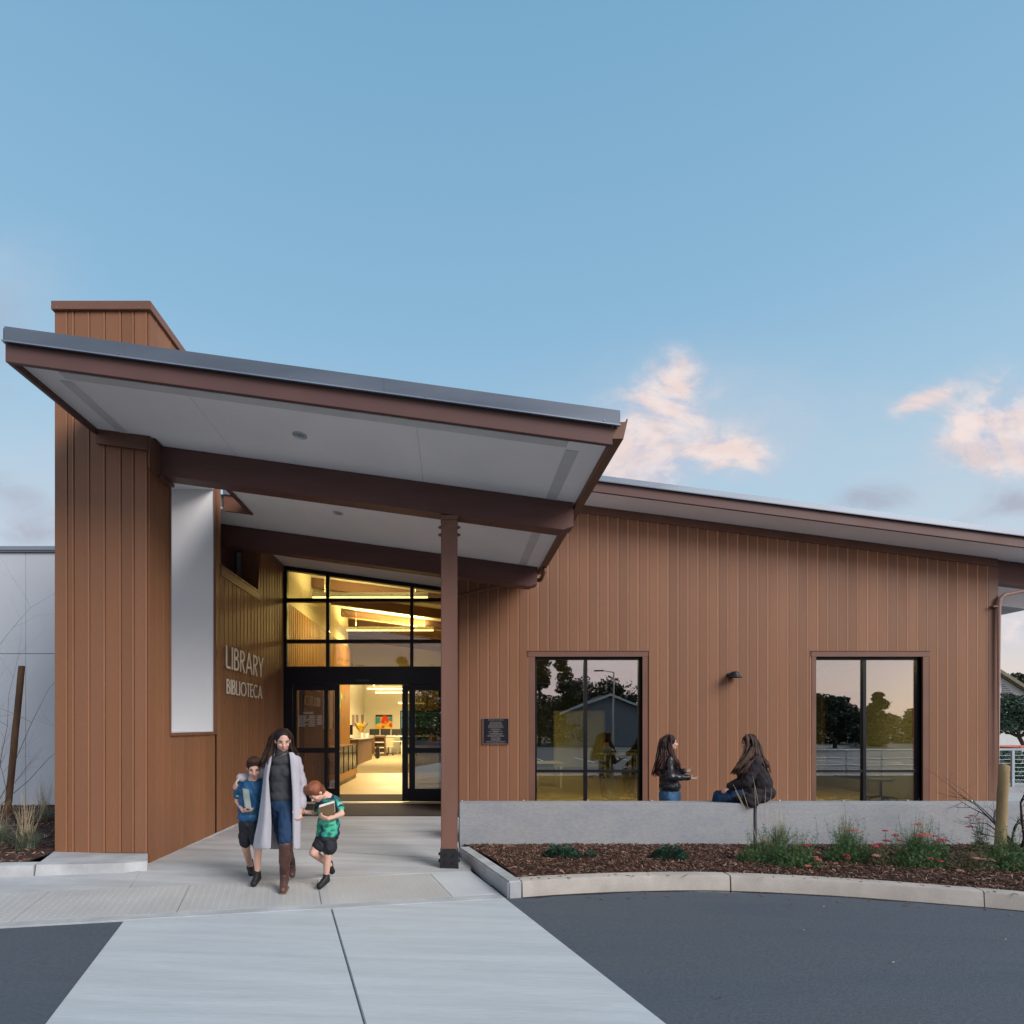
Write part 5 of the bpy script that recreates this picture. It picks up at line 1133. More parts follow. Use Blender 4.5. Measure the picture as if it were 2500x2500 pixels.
# leafy ground plants
def leafy(x, y, w, h, n, ls, seed, lab, cols, group=None):
    rr = random.Random(seed); z = ground_at(x, y)-.01; mb = MB()
    for _ in range(n):
        a = rr.uniform(0, 6.28); q = rr.random()**.6; px_, py_ = x+math.cos(a)*q*w, y+math.sin(a)*q*w*.55; pz = z+h*(1-q*q*.8)*rr.uniform(.25, 1.08)
        mb.cur = rr.choice((0, 0, 1)); d = Vector((math.cos(a)+rr.gauss(0, .5), math.sin(a)+rr.gauss(0, .5), rr.uniform(.0, .9))).normalized(); s = Vector((-d.y, d.x, rr.gauss(0, .3))).normalized(); l = ls*rr.uniform(.6, 1.3); c = Vector((px_, py_, pz))
        mb.add([c, c+d*l*.45+s*l*.30, c+d*l, c+d*l*.45-s*l*.30, c+d*l*.5+Vector((0, 0, -.15*l))], [(0, 4, 1), (1, 4, 2), (2, 4, 3), (3, 4, 0)])
    for _ in range(n//40): a = rr.uniform(0, 6.28); mb.tube([(x, y, z), (x+math.cos(a)*w*.7, y+math.sin(a)*w*.35, z+h*.8)], .003, 4)
    return tag(build('ground_plant', mb, cols, normals=False, origin=(x, y, z)), lab, 'plant', group)
LG = [mat('leaf_bluegreen', (.028, .085, .052), .55, .3, 8, bump=0), mat('leaf_bluegreen2', (.05, .13, .075), .55, .3, 8, bump=0)]
LY = [mat('leaf_yarrow', (.05, .115, .035), .6, .3, 8, bump=0), mat('leaf_yarrow2', (.10, .17, .055), .6, .3, 8, bump=0)]
LD = [mat('leaf_dry', (.14, .11, .06), .7, .3, 8, bump=0), mat('leaf_dry2', (.10, .11, .05), .7, .3, 8, bump=0)]
leafy(PX(1370, 7.0), 7.0, .22, .16, 620, .045, 1, 'left dark blue green leafy plant on the bark mulch', LG, 'low blue green plants'); 
leafy(PX(1635, 7.0), 7.0, .21, .17, 620, .045, 2, 'right dark blue green leafy plant on the bark mulch', LG, 'low blue green plants')
leafy(PX(1442, 7.0), 7.02, .08, .09, 120, .04, 3, 'small sprig between the two blue green leafy plants', LG)
M_fl = [mat('flower_red', (.55, .045, .06), .6, .2, 30, bump=0), mat('flower_coral', (.62, .19, .13), .6, .2, 30, bump=0), mat('flower_peach', (.60, .34, .24), .6, .2, 30, bump=0), LY[0]]
def yarrow(px, Y, w, h, n, flowers, seed, lab, leaf=LY):
    """feathery leaves as many fine slivers, flat flower heads on stalks; flowers: (px, py, colour)"""
    rr = random.Random(seed); x = PX(px, Y); z = ground_at(x, Y)-.01; mb = MB(); n = int(n*1.5); h *= 1.3; w *= 1.1
    for _ in range(n):
        a = rr.uniform(0, 6.28); q = rr.random()**.55; c = Vector((x+math.cos(a)*q*w, Y+math.sin(a)*q*w*.45, z+h*(1-.75*q*q)*rr.uniform(.05, 1))); mb.cur = rr.choice((0, 0, 1))
        d = Vector((rr.gauss(0, .6)+math.cos(a)*.5, rr.gauss(0, .6), rr.uniform(-.1, 1.1))).normalized(); l = rr.uniform(.03, .07); s = Vector((1, 0, 0)).cross(d).normalized() if rr.random() < .5 else Vector((0, 1, 0)).cross(d).normalized()
        mb.add([c, c+s*.003+d*l*.5, c+d*l, c-s*.003+d*l*.5], [(0, 1, 2, 3)])
        for k in (.3, .55, .8):
            for sg in (-1, 1): e = c+d*l*k; g_ = (d*.6+s*sg).normalized()*l*.22; mb.add([e, e+g_+d*.002, e+g_-d*.002], [(0, 1, 2)])
    for _ in range(n//28):
        a = rr.uniform(0, 6.28); b0 = Vector((x+rr.gauss(0, w*.35), Y+rr.gauss(0, w*.2), z)); e0 = b0+Vector((math.cos(a)*w*.5, math.sin(a)*.06, h*rr.uniform(.9, 1.9))); mb.cur = rr.choice((0, 1)); m0 = b0.lerp(e0, .5)+Vector((rr.gauss(0, .02), 0, .02)); mb.tube([b0, m0, e0], [.0024, .0018, .001], 4)
        for k in range(5):
            g0 = m0.lerp(e0, k/5); g_ = Vector((rr.gauss(0, 1), rr.gauss(0, .5), rr.uniform(.1, .8))).normalized()*.035; mb.add([g0, g0+g_*.5+Vector((0, 0, .004)), g0+g_, g0+g_*.5-Vector((0, 0, .004))], [(0, 1, 2, 3)])
    t = thing('yarrow_plant', (x, Y, z), lab, 'flowering plant', 'red and coral flowering plants')
    build('foliage', mb, leaf, t, normals=False)
    for (fx, fy, c) in flowers:
        e = P(fx, fy, Y+rr.uniform(-.12, .12)); b = Vector((x+rr.gauss(0, w*.3), Y, z)); mb = MB(); mb.cur = 3; mid = b.lerp(e, .5)+Vector((rr.gauss(0, .02), 0, .03)); mb.tube([b, mid, e], .0028, 4)
        for _ in range(7): q = b.lerp(e, rr.uniform(.2, .95)); g_ = Vector((rr.gauss(0, 1), rr.gauss(0, 1), .5)).normalized()*.03; mb.add([q, q+g_+Vector((0, 0, .004)), q+g_*1.4, q+g_-Vector((0, 0, .004))], [(0, 1, 2, 3)])
        rad = rr.uniform(.030, .050)
        for _ in range(80):
            a = rr.uniform(0, 6.28); q = rad*rr.random()**.5; mb.cur = c if rr.random() < .85 else (c+1) % 3
            p = e+Vector((math.cos(a)*q, math.sin(a)*q, -q*q*9+rr.gauss(0, .002))); s_ = rr.uniform(.0055, .009); k0 = rr.uniform(0, 1.5)
            mb.add([p+Vector((math.cos(k0+j*1.257)*s_, math.sin(k0+j*1.257)*s_, .002 if j % 2 else -.002)) for j in range(5)]+[p+Vector((0, 0, .005))], [(j, (j+1) % 5, 5) for j in range(5)]+[(4, 3, 2, 1, 0)])
        build('flower_head', mb, M_fl, t, normals=False)
    return t
f5 = lambda x, y: (1700+x/2.415, 1950+y/2.415)
yarrow(1870, 6.95, .30, .20, 900, [(*f5(400, 243), 1), (*f5(432, 262), 1), (*f5(535, 352), 1)], 11, 'spreading green yarrow at the left end with one coral head above')
yarrow(1945, 6.75, .24, .19, 700, [(*f5(605, 290), 0), (*f5(655, 268), 0), (*f5(628, 368), 0), (*f5(655, 390), 1), (*f5(700, 340), 1), (*f5(715, 352), 1)], 12, 'yarrow with bright red heads right of the grey grass clump')
yarrow(2075, 7.05, .26, .24, 900, [(*f5(885, 330), 0), (*f5(888, 345), 0), (*f5(880, 178), 1), (*f5(915, 180), 1), (*f5(945, 188), 1), (*f5(822, 375), 2), (*f5(905, 375), 1), (*f5(785, 437), 2), (*f5(820, 436), 2), (*f5(868, 452), 2), (*f5(980, 432), 2)], 13, 'tall stemmed yarrow with mixed red and peach heads near the bed middle')
yarrow(2165, 6.9, .22, .15, 420, [(*f5(1055, 272), 0), (*f5(1085, 263), 0), (*f5(1060, 330), 2), (*f5(1115, 186), 0), (*f5(1120, 243), 0), (*f5(1175, 213), 0), (*f5(1205, 245), 0), (*f5(1135, 298), 2), (*f5(1165, 312), 2), (*f5(1200, 322), 2), (*f5(1085, 435), 0), (*f5(1078, 462), 0), (*f5(1080, 478), 0)], 14, 'sparse dry yarrow with crimson heads hanging over the kerb', LD)
yarrow(2245, 6.8, .27, .26, 950, [(*f5(1310, 147), 1), (*f5(1312, 213), 0), (*f5(1355, 200), 1), (*f5(1365, 212), 1), (*f5(1375, 347), 1), (*f5(1435, 362), 0), (*f5(1430, 405), 2), (*f5(1240, 410), 1), (*f5(1250, 380), 1), (*f5(1420, 450), 2)], 15, 'bushy green yarrow with orange heads under the right window')
yarrow(2290, 7.3, .14, .14, 260, [(*f5(1412, 218), 0), (*f5(1440, 235), 0), (*f5(1415, 250), 0), (*f5(1470, 242), 0)], 16, 'small yarrow with a tight bunch of crimson heads')
yarrow(2365, 6.7, .24, .17, 520, [(*f5(1555, 420), 2), (*f5(1585, 428), 2), (*f5(1610, 425), 2), (*f5(1495, 442), 2), (*f5(1540, 460), 2), (*f5(1675, 395), 2), (*f5(1650, 345), 2), (*f5(1690, 352), 2), (*f5(1735, 355), 2)], 17, 'dried yarrow with faded peach heads left of the pale stake', LD)
yarrow(2395, 7.6, .08, .30, 240, [(*f5(1600, 108), 1), (*f5(1625, 97), 1), (*f5(1668, 117), 1), (*f5(1618, 160), 0)], 18, 'single tall leaning yarrow stem with orange heads before the wall')
yarrow(2465, 6.75, .30, .24, 1000, [(*f5(1880, 380), 2)], 19, 'dense green feathery plant at the right edge in front of the stake')
# litter on the asphalt
rr = random.Random(31)
for i, (px, py) in enumerate(((2011, 2213), (1933, 2208), (2455, 2293), (1758, 2436), (2181, 2349), (2010, 2354), (1962, 2270), (1290, 2183), (540, 2236))):
    p = U(px, py, .003); mb = MB(); a = rr.uniform(0, 3); d = Vector((math.cos(a), math.sin(a), 0)); s = Vector((-d.y, d.x, 0)); l = rr.uniform(.012, .022)
    mb.add([p-d*l, p+s*l*.4+Vector((0, 0, .004)), p+d*l, p-s*l*.4+Vector((0, 0, .002)), p+Vector((0, 0, .006))], [(0, 1, 4), (1, 2, 4), (2, 3, 4), (3, 0, 4)])
    tag(build('fallen_leaf', mb, mat(('leaf_litter', 'leaf_litter_dark')[i % 2], ((.4, .33, .26), (.04, .03, .03))[i % 2], .8, .2, 9), normals=False), ('leaf on the asphalt below the third kerb joint', 'dark leaf on the asphalt left of the pair below the kerb', 'pale leaf near the right edge of the asphalt', 'dark leaf nearest the camera on the asphalt', 'pale leaf in the middle of the asphalt at right', 'dark leaf in the centre of the asphalt', 'pale leaf close under the curved kerb', 'dark leaf at the corner where kerbs meet', 'pale leaf on the concrete band at left')[i], 'leaf', 'dry leaves lying on the paving')
# ================================================================ PEOPLE
M_skin = mat('skin', (.60, .36, .27), .55, .06, 8, bump=.05, sss=.08); M_skin2 = mat('skin_pale', (.64, .38, .29), .55, .06, 8, bump=.05, sss=.08)
M_hairdk = mat('hair_dark', (.016, .009, .008), .6, .35, 14, (1, 1, .25), .5, 60, (6, 6, .8), .2, fine=.35)
M_hairbr = mat('hair_brown', (.042, .021, .014), .6, .35, 14, (1, 1, .25), .5, 60, (6, 6, .8), .2, fine=.35)
M_hairlt = mat('hair_light_brown', (.16, .085, .05), .45, .35, 14, (1, 1, .25), .5, 60, (6, 6, .8), .5, fine=.35)
M_hairred = mat('hair_red', (.20, .06, .025), .5, .35, 14, (1, 1, .25), .5, 60, (6, 6, .8), .4, fine=.3)
M_lip = mat('lips', (.45, .10, .09), .5, .05); M_eyew = mat('eye_white', (.6, .58, .56), .3, 0, bump=0); M_iris = mat('iris_dark', (.02, .012, .01), .2, 0, bump=0); M_brow = mat('brow_dark', (.04, .022, .015), .7, .1)
def cone(mb, p0, p1, r0, r1, n=12):
    p0, p1 = Vector(p0), Vector(p1); mb.ball(p0, r0, n, 8); mb.ball(p1, r1, n, 8)
    if (p1-p0).length > 1e-4: mb.tube([p0, p1], [r0, r1], n)
def chain(mb, pts, rads):
    for i in range(len(pts)-1): cone(mb, pts[i], pts[i+1], rads[i], rads[i+1])
def frame(f, up=Vector((0, 0, 1))):
    f = Vector(f).normalized(); s = f.cross(up).normalized(); u = s.cross(f)      # s: to the figure's right
    return f, s, u
def ell(mb, c, rx, ry, rz, M=None): mb.ball(c, (rx, ry, rz), 18, 12, M)
def melt(name, mb, m, parent, voxel=.008, it=3, fac=.5, fold=None):
    """one continuous skin from overlapping shapes"""
    me = bpy.data.meshes.new(name); me.from_pydata([tuple(v) for v in mb.v], [], mb.f); o = bpy.data.objects.new('tmp', me); COL.objects.link(o)
    r = o.modifiers.new('r', 'REMESH'); r.mode = 'VOXEL'; r.voxel_size = voxel
    s = o.modifiers.new('s', 'SMOOTH'); s.factor = fac; s.iterations = it
    dg = bpy.context.evaluated_depsgraph_get(); dg.update(); ev = o.evaluated_get(dg); out = bpy.data.meshes.new_from_object(ev)
    bpy.data.objects.remove(o); bpy.data.meshes.remove(me)
    if fold is None: fold = {'sweater': .003, 'jeans': .006, 'jersey': .007, 'shorts': .007, 'sleeve': .006, 'jacket': .005, 'coat': .006, 'boot': .003}.get(name, 0)
    if fold:
        n_ = len(out.vertices); co = np.empty(n_*3, np.float32); no = np.empty(n_*3, np.float32); out.vertices.foreach_get('co', co); out.vertices.foreach_get('normal', no)
        co = co.reshape(-1, 3); no = no.reshape(-1, 3); X_, Y_, Z_ = co.T; zk = 14 if name != 'hair' else 6
        f1 = np.sin(X_*38+np.sin(Z_*zk)*2.2+Y_*21)*np.sin(Y_*33+np.sin(Z_*zk*1.3+X_*17)*1.9); f2 = np.sin(Z_*52+np.sin(X_*30)*2.5+Y_*19)*np.sin(X_*27-Y_*41)
        out.vertices.foreach_set('co', (co+no*(fold*(.6*(1-2*np.abs(f1))+.45*f2+.55))[:, None]).ravel())
    xs = [v.co for v in out.vertices]; c = sum(xs, Vector())/len(xs); out.transform(Matrix.Translation(-c)); out.name = name
    out.materials.clear(); out.materials.append(m); out.polygons.foreach_set('use_smooth', [True]*len(out.polygons))
    return finish(bpy.data.objects.new(name, out), parent, c)
def head(mb, c, f, up, k=1.0):   #
    """skull, jaw, nose, ears; c is the middle of the skull, k = head height / .23"""
    f, s, u = frame(f, up); M = Matrix((s, f, u)).transposed()
    L = lambda x, y, z: Vector(c)+M @ Vector((x*k, y*k, z*k))
    ell(mb, L(0, -.012, .022), .074*k, .092*k, .090*k, M); ell(mb, L(0, .012, -.045), .060*k, .072*k, .070*k, M)
    ell(mb, L(0, .045, -.085), .030*k, .032*k, .026*k, M); ell(mb, L(0, .066, .010), .045*k, .020*k, .030*k, M)
    for q in (-1, 1): ell(mb, L(q*.036, .058, -.030), .022*k, .022*k, .022*k, M); ell(mb, L(q*.075, -.008, -.015), .008*k, .018*k, .030*k, M)
    cone(mb, L(0, .080, .004), L(0, .100, -.030), .007*k, .012*k, 8)
    for q in (-1, 1): ell(mb, L(q*.010, .094, -.034), .007*k, .008*k, .006*k, M)
    ell(mb, L(0, .078, -.058), .022*k, .012*k, .008*k, M); ell(mb, L(0, .076, -.069), .018*k, .010*k, .007*k, M)
    return L, M
def face(parent, L, M, k, smile=False):
    for q in (-1, 1):
        mb = MB(); mb.ball(L(q*.031, .0765, .004), (.011*k, .006*k, .0045*k), 12, 8, M); e = build('eye', mb, M_eyew, parent, smooth=True)
        mb = MB(); mb.ball(L(q*.031, .0812, .003), (.0052*k, .003*k, .0046*k), 10, 6, M); build('iris', mb, M_iris, e, smooth=True)
        mb = MB(); mb.tube([L(q*.014, .0845, .020), L(q*.032, .085, .026), L(q*.050, .074, .019)], [.003*k, .0038*k, .002*k], 6); build('eyebrow', mb, M_brow, parent, smooth=True)
        mb = MB(); mb.tube([L(q*.018, .0835, .010), L(q*.031, .0855, .012), L(q*.045, .078, .007)], .0018*k, 5); build('eyelid', mb, M_brow, parent, smooth=True)
    mb = MB(); w = .024 if smile else .020; mb.tube([L(-w, .080, -.060+(.004 if smile else 0)), L(-.008, .0895, -.061), L(0, .0905, -.0615), L(.008, .0895, -.061), L(w, .080, -.060+(.004 if smile else 0))], [.002*k, .0055*k, .006*k, .0055*k, .002*k], 8)
    build('mouth', mb, M_lip, parent, smooth=True)
def hand(mb, w, d, n, side, k=1.0, curl=.35, spread=.10):
    """wrist w, direction d, palm normal n (towards the palm), side +1/-1 for the thumb"""
    w = Vector(w); d = Vector(d).normalized(); n = Vector(n); n = (n-d*n.dot(d)).normalized(); s = d.cross(n)*side
    M = Matrix((s, d, n)).transposed(); ell(mb, w+d*.045*k, .038*k, .048*k, .015*k, M); ell(mb, w+d*.008*k, .026*k, .03*k, .018*k, M)
    for i, (o, ln) in enumerate(((.030, .070), (.010, .080), (-.010, .074), (-.029, .058))):
        p = w+d*.078*k+s*o*k; a = curl*(1+.12*i); dd = (d+s*(o*spread/.03)); pts = [p]
        for j, fr_ in enumerate((.45, .32, .23)):
            a_ = a*(j+.55); v = (dd*math.cos(a_)+n*math.sin(a_)).normalized(); pts.append(pts[-1]+v*ln*k*fr_)
        chain(mb, pts, [.0095*k, .0088*k, .0078*k, .0065*k])
    t0 = w+d*.022*k+s*.026*k; t1 = t0+(d*.55+s*.75+n*.25).normalized()*.038*k; t2 = t1+(d*.85+s*.25+n*.35).normalized()*.030*k; chain(mb, [t0, t1, t2], [.014*k, .011*k, .0085*k])
def hair_strands(mb, roots_fn, n, rr, w=.010):
    for i in range(n):
        pts, r = roots_fn(i, rr); mb.tube(pts, [r*(1-.75*(j/(len(pts)-1))**2) for j in range(len(pts))], 6)
def smooth_path(ctrl, m=10):
    out = []; c = [Vector(p) for p in ctrl]; c = [c[0]*2-c[1]]+c+[c[-1]*2-c[-2]]
    for i in range(1, len(c)-2):
        for j in range(m):
            t = j/m; a, b, d, e = c[i-1], c[i], c[i+1], c[i+2]
            out.append(.5*((2*b)+(d-a)*t+(2*a-5*b+4*d-e)*t*t+(3*b-a-3*d+e)*t**3))
    out.append(c[-2]); return out
def scalp_cap(mb, L, M, k, front=.055, low=-.02, r=1.0):
    ell(mb, L(0, -.022, .032), .084*k*r, .092*k*r, .092*k*r, M); ell(mb, L(0, -.045, -.02), .075*k*r, .066*k*r, .085*k*r, M)
def person(x, y, z, label): return thing('person', (x, y, z), label, 'person')

# ---- woman in the long grey cardigan
Y0 = 5.75
q = lambda zx, zy, dy=0.0: P(550+zx/4.294, 1750+zy/4.294, Y0+dy)
w = person(q(600, 0).x, Y0, -.055, 'woman walking in a long pale grey cardigan, charcoal turtleneck, jeans and brown boots')
M_tee = mat('knit_charcoal', (.040, .042, .048), .9, .12, 5, bump=.6, bscale=220, fine=.15); M_jean = mat('denim_navy', (.011, .034, .080), .85, .22, 5, bump=.4, bscale=260, fine=.2)
M_coat = mat('knit_grey', (.40, .385, .42), .95, .10, 3, (3, 3, .5), .6, 160, fine=.10); M_boot = mat('leather_brown', (.085, .040, .032), .45, .35, 7, bump=.3, bscale=60)
body = MB(); hc = q(603, 245, -.04); L, M = head(body, hc, (.42, -.86, -.34), Vector((.10, -.25, 1)), .94)
chain(body, [hc+Vector((0, .02, -.05)), q(585, 400), q(585, 520)], [.052, .055, .07])
shL, shR = q(492, 462, .03), q(712, 462, .03); elL, wrL = q(320, 640, .22), q(150, 640, .10); elR, wrR = q(790, 730, .06), q(782, 935, -.06)
chain(body, [shL, shR], [.05, .05]); ell(body, q(590, 600, .02), .125, .09, .16); ell(body, q(590, 850, .02), .12, .09, .14)
chain(body, [shL, elL, wrL], [.048, .036, .024]); chain(body, [shR, elR, wrR], [.048, .036, .024])
hand(body, wrL, (-.25, -.75, -.60), (.6, .1, -.7), -1, .95, .45); hand(body, wrR, (-.15, -.2, -1), (.25, -.3, .1), 1, 1.05, .55)
hipL, hipR = q(538, 940, .02), q(650, 940, .02); kR, aR_ = q(628, 1270, -.13), q(622, 1650, -.02); kL, aL_ = q(592, 1235, .12), q(690, 1560, .38)
chain(body, [hipR, kR, aR_], [.078, .052, .036]); chain(body, [hipL, kL, aL_], [.078, .052, .036])
bd = melt('body', body, M_skin, w, .0065, 2); face(w, L, M, .94, True)
mb = MB(); ell(mb, q(583, 590, .01), .138, .098, .15); ell(mb, q(545, 585, -.045), .060, .050, .062); ell(mb, q(632, 580, -.045), .060, .050, .062); ell(mb, q(585, 735, .01), .122, .092, .13); ell(mb, q(590, 830, .01), .132, .102, .085); chain(mb, [shL, shR], [.062, .062]); chain(mb, [q(594, 350, -.015), q(587, 440, -.01)], [.060, .072]); ell(mb, q(585, 462, -.005), .11, .085, .065); chain(mb, [shL, shL.lerp(elL, .5)], [.058, .045]); chain(mb, [shR, shR.lerp(elR, .5)], [.058, .045])
melt('sweater', mb, M_tee, w, .009, 4)
mb = MB(); mb.tube([q(540, 412, -.07), q(548, 432, -.085), q(590, 410, -.092), q(640, 378, -.075)], .0022, 6); build('necklace', mb, mat('gold', (.7, .5, .25), .3, 0, metal=1), w, smooth=True)
mb = MB(); ell(mb, q(593, 915, .02), .134, .106, .10); ell(mb, q(593, 860, .02), .125, .095, .06); chain(mb, [hipR, kR, q(627, 1340, -.11)], [.090, .062, .053]); chain(mb, [hipL, kL, q(606, 1320, .17)], [.086, .056, .050]); melt('jeans', mb, M_jean, w, .009, 3)
def boot(mb, top, ank, toe, rt=.062):
    chain(mb, [top, top.lerp(ank, .45), ank], [rt, rt*.93, .044]); heel = ank+Vector((0, .03, -.06)); chain(mb, [ank, heel], [.044, .036]); chain(mb, [heel, toe], [.036, .034]); chain(mb, [ank+Vector((0, -.02, -.03)), toe], [.038, .032])
tR = q(606, 1790, -.16); tR.z = -.055+.036
for a_, b_, c_, nm in ((q(628, 1330, -.12), q(620, 1650, -.03), tR, 'boot'), (q(608, 1290, .19), q(692, 1540, .37), q(700, 1655, .28), 'boot')):
    mb = MB(); boot(mb, a_, b_, c_); bo = melt(nm, mb, M_boot, w, .008, 2)
mb = MB(); a_ = q(622, 1735, -.0); mb.hexa([(tR.x-.036, tR.y-.035, -.058), (tR.x+.036, tR.y-.035, -.058), (a_.x+.035, a_.y+.06, -.058), (a_.x-.035, a_.y+.06, -.058)], [(tR.x-.036, tR.y-.035, -.042), (tR.x+.036, tR.y-.035, -.042), (a_.x+.035, a_.y+.06, -.042), (a_.x-.035, a_.y+.06, -.042)]); build('boot_sole', mb, mat('sole_tan', (.22, .13, .06), .8, .1), w, bevel=.008)
# cardigan: an open sheet that runs from the left front edge round the back to the right front edge
def coat(name, levels, m, parent, thick=.012):
    rows = []; K = 28
    for (zy, xlo, xli, xri, xro, dfront, dback) in levels:
        zy_ = zy; c = [q(xli, zy_, -dfront), q((xli*.35+xlo*.65), zy_, -dfront*.85), q(xlo, zy_, -.01), q(xlo*.62+xro*.38, zy_, dback), q(xlo*.38+xro*.62, zy_, dback), q(xro, zy_, -.01), q(xri*.35+xro*.65, zy_, -dfront*.85), q(xri, zy_, -dfront)]
        sp = smooth_path(c, 4); rows.append(sp)
    n = len(rows[0]); mb = MB(); dense = []
    for i in range(len(rows)-1):
        for t in (0, .25, .5, .75): dense.append([rows[i][j].lerp(rows[i+1][j], t)+Vector((0, 1, 0))*(.011*math.sin(j*1.35+.7)*min(1, (i+t)/len(rows)*1.4)) for j in range(n)])
    dense.append(rows[-1]); vs = [p for r_ in dense for p in r_]
    mb.add(vs, [(i*n+j, i*n+j+1, (i+1)*n+j+1, (i+1)*n+j) for i in range(len(dense)-1) for j in range(n-1)])
    o = build(name, mb, m, parent, smooth=True, normals=False); s = o.modifiers.new('s', 'SOLIDIFY'); s.thickness = thick; s.offset = 0; b = o.modifiers.new('b', 'SUBSURF'); b.levels = 1; b.render_levels = 1
    return o
coat('cardigan', [(372, 500, 530, 668, 700, .035, .075), (430, 452, 500, 676, 752, .075, .09), (520, 425, 470, 684, 772, .105, .11), (640, 412, 452, 692, 772, .12, .12), (800, 392, 462, 702, 778, .125, .13), (950, 372, 476, 704, 786, .12, .14), (1100, 350, 482, 703, 784, .13, .16), (1240, 318, 480, 703, 782, .14, .18), (1390, 292, 476, 708, 780, .15, .20)], M_coat, w)
mb = MB(); chain(mb, [q(735, 470, .03), elR+Vector((.01, 0, 0)), q(795, 880, -.03)], [.060, .056, .045]); chain(mb, [q(795, 880, -.03), q(800, 925, -.03)], [.045, .046]); melt('sleeve', mb, M_coat, w, .010, 4)
mb = MB(); chain(mb, [q(470, 470, .04), elL, wrL.lerp(elL, .08)], [.060, .054, .042]); melt('sleeve', mb, M_coat, w, .010, 4)
# hair swept behind the shoulders
rr = random.Random(41); mb = MB(); scalp_cap(mb, L, M, .96)
ctrlL = [[(570, 135, .02), (500, 225, .03), (470, 330, .02), (425, 430, -.01), (415, 520, -.03)], [(590, 125, .0), (515, 200, -.01), (498, 320, -.02), (470, 420, -.05), (455, 500, -.06)], [(600, 130, .05), (530, 260, .08), (480, 380, .07), (425, 460, .03), (400, 540, .0)]]
ctrlR = [[(640, 130, .0), (685, 200, .05), (690, 300, .07), (740, 365, .07)], [(630, 130, .05), (670, 260, .09), (690, 340, .09), (755, 385, .08)]]
def st(i, rr):
    c = rr.choice(ctrlL+ctrlL+ctrlR); o = (rr.gauss(0, 14), rr.gauss(0, 12), rr.gauss(0, .016)); k_ = rr.uniform(0, 6)
    pts = [q(x+o[0]*(.4+j*.22)+9*math.sin(k_+j*1.9), y+o[1]*(.3+j*.3), z+o[2]) for j, (x, y, z) in enumerate(c)]; return smooth_path(pts, 4), rr.uniform(.007, .013)
melt('hair', mb, M_hairdk, w, .008, 3); mb = MB(); hair_strands(mb, st, 90, rr); build('hair_locks', mb, M_hairbr, w, smooth=True)

# ---- boy on the left: blue jersey, book under his arm
def kid_shoe(mb, ank, toe, k=1.0): h = ank+Vector((0, .025, -.035)); chain(mb, [ank+Vector((0, 0, .01)), h, toe], [.034*k, .036*k, .034*k]); chain(mb, [ank+Vector((0, -.02, -.01)), toe], [.034*k, .028*k])
Y1 = 5.88; q1 = lambda zx, zy, dy=0.0: P(550+zx/4.294, 1750+zy/4.294, Y1+dy)
b1 = person(q1(280, 0).x, Y1, -.045, 'dark haired boy in a blue jersey and black shorts with a book under his arm')
M_blue_j = mat('jersey_blue', (.010, .115, .235), .5, .45, 11, (1, 1, 1), .2, 60, col2=(.010, .055, .15)); M_short = mat('shorts_black', (.012, .013, .018), .75, .15, 5)
body = MB(); hc = q1(302, 530, -.06); L1, M1 = head(body, hc, (.30, -.84, -.45), Vector((.12, -.35, 1)), .89)
chain(body, [hc+Vector((0, .03, -.06)), q1(275, 690)], [.042, .05]); ell(body, q1(272, 830), .10, .075, .16); 
s1, e1, w1_ = q1(168, 700, .02), q1(125, 880, .03), q1(190, 985, -.10); s2, e2 = q1(372, 700, .04), q1(400, 880, .12)
chain(body, [s1, e1, w1_], [.036, .028, .021]); chain(body, [s2, e2, q1(420, 1000, .15)], [.036, .028, .021]); hand(body, w1_, (.9, -.15, -.05), (.1, .4, .9), 1, .78, .55)
chain(body, [q1(312, 1130), q1(345, 1340, -.05), q1(336, 1640, -.02)], [.066, .043, .030]); chain(body, [q1(228, 1130), q1(215, 1370, .06), q1(262, 1560, .34)], [.066, .043, .030])
melt('body', body, M_skin2, b1, .0065, 2); face(b1, L1, M1, .89)
mb = MB(); ell(mb, q1(270, 770), .118, .088, .12); ell(mb, q1(264, 870), .116, .088, .13); ell(mb, q1(258, 960), .118, .088, .13); ell(mb, q1(258, 1050), .122, .090, .062); chain(mb, [s1, s2], [.054, .05]); chain(mb, [s1, s1.lerp(e1, .62)], [.054, .050]); chain(mb, [s2, s2.lerp(e2, .6)], [.054, .05]); melt('jersey', mb, M_blue_j, b1, .009, 3)
mb = MB(); c_ = s1.lerp(e1, .66); d_ = (e1-s1).normalized(); mb.tube([c_-d_*.012, c_+d_*.012], [.050, .0505], 16); build('cuff', mb, mat('cuff_pale', (.35, .55, .65), .6, .1), b1, smooth=True)
mb = MB(); ell(mb, q1(262, 1120), .112, .085, .055); chain(mb, [q1(306, 1130), q1(335, 1290, -.03)], [.075, .068]); chain(mb, [q1(228, 1130), q1(214, 1300, .03)], [.075, .068]); melt('shorts', mb, M_short, b1, .009, 3)
M_shoe = mat('shoe_black', (.010, .010, .012), .6, .1, bump=.3)
for an, to in ((q1(336, 1655, -.02), q1(298, 1722, -.10)), (q1(262, 1560, .36), q1(272, 1640, .30))):
    if to.y < Y1: to.z = -.045+.034
    mb = MB(); kid_shoe(mb, an, to, 1.0); chain(mb, [an, an+Vector((0, 0, .05))], [.036, .034]); melt('shoe', mb, M_shoe, b1, .007, 2)
rr = random.Random(5); mb = MB(); scalp_cap(mb, L1, M1, .92)
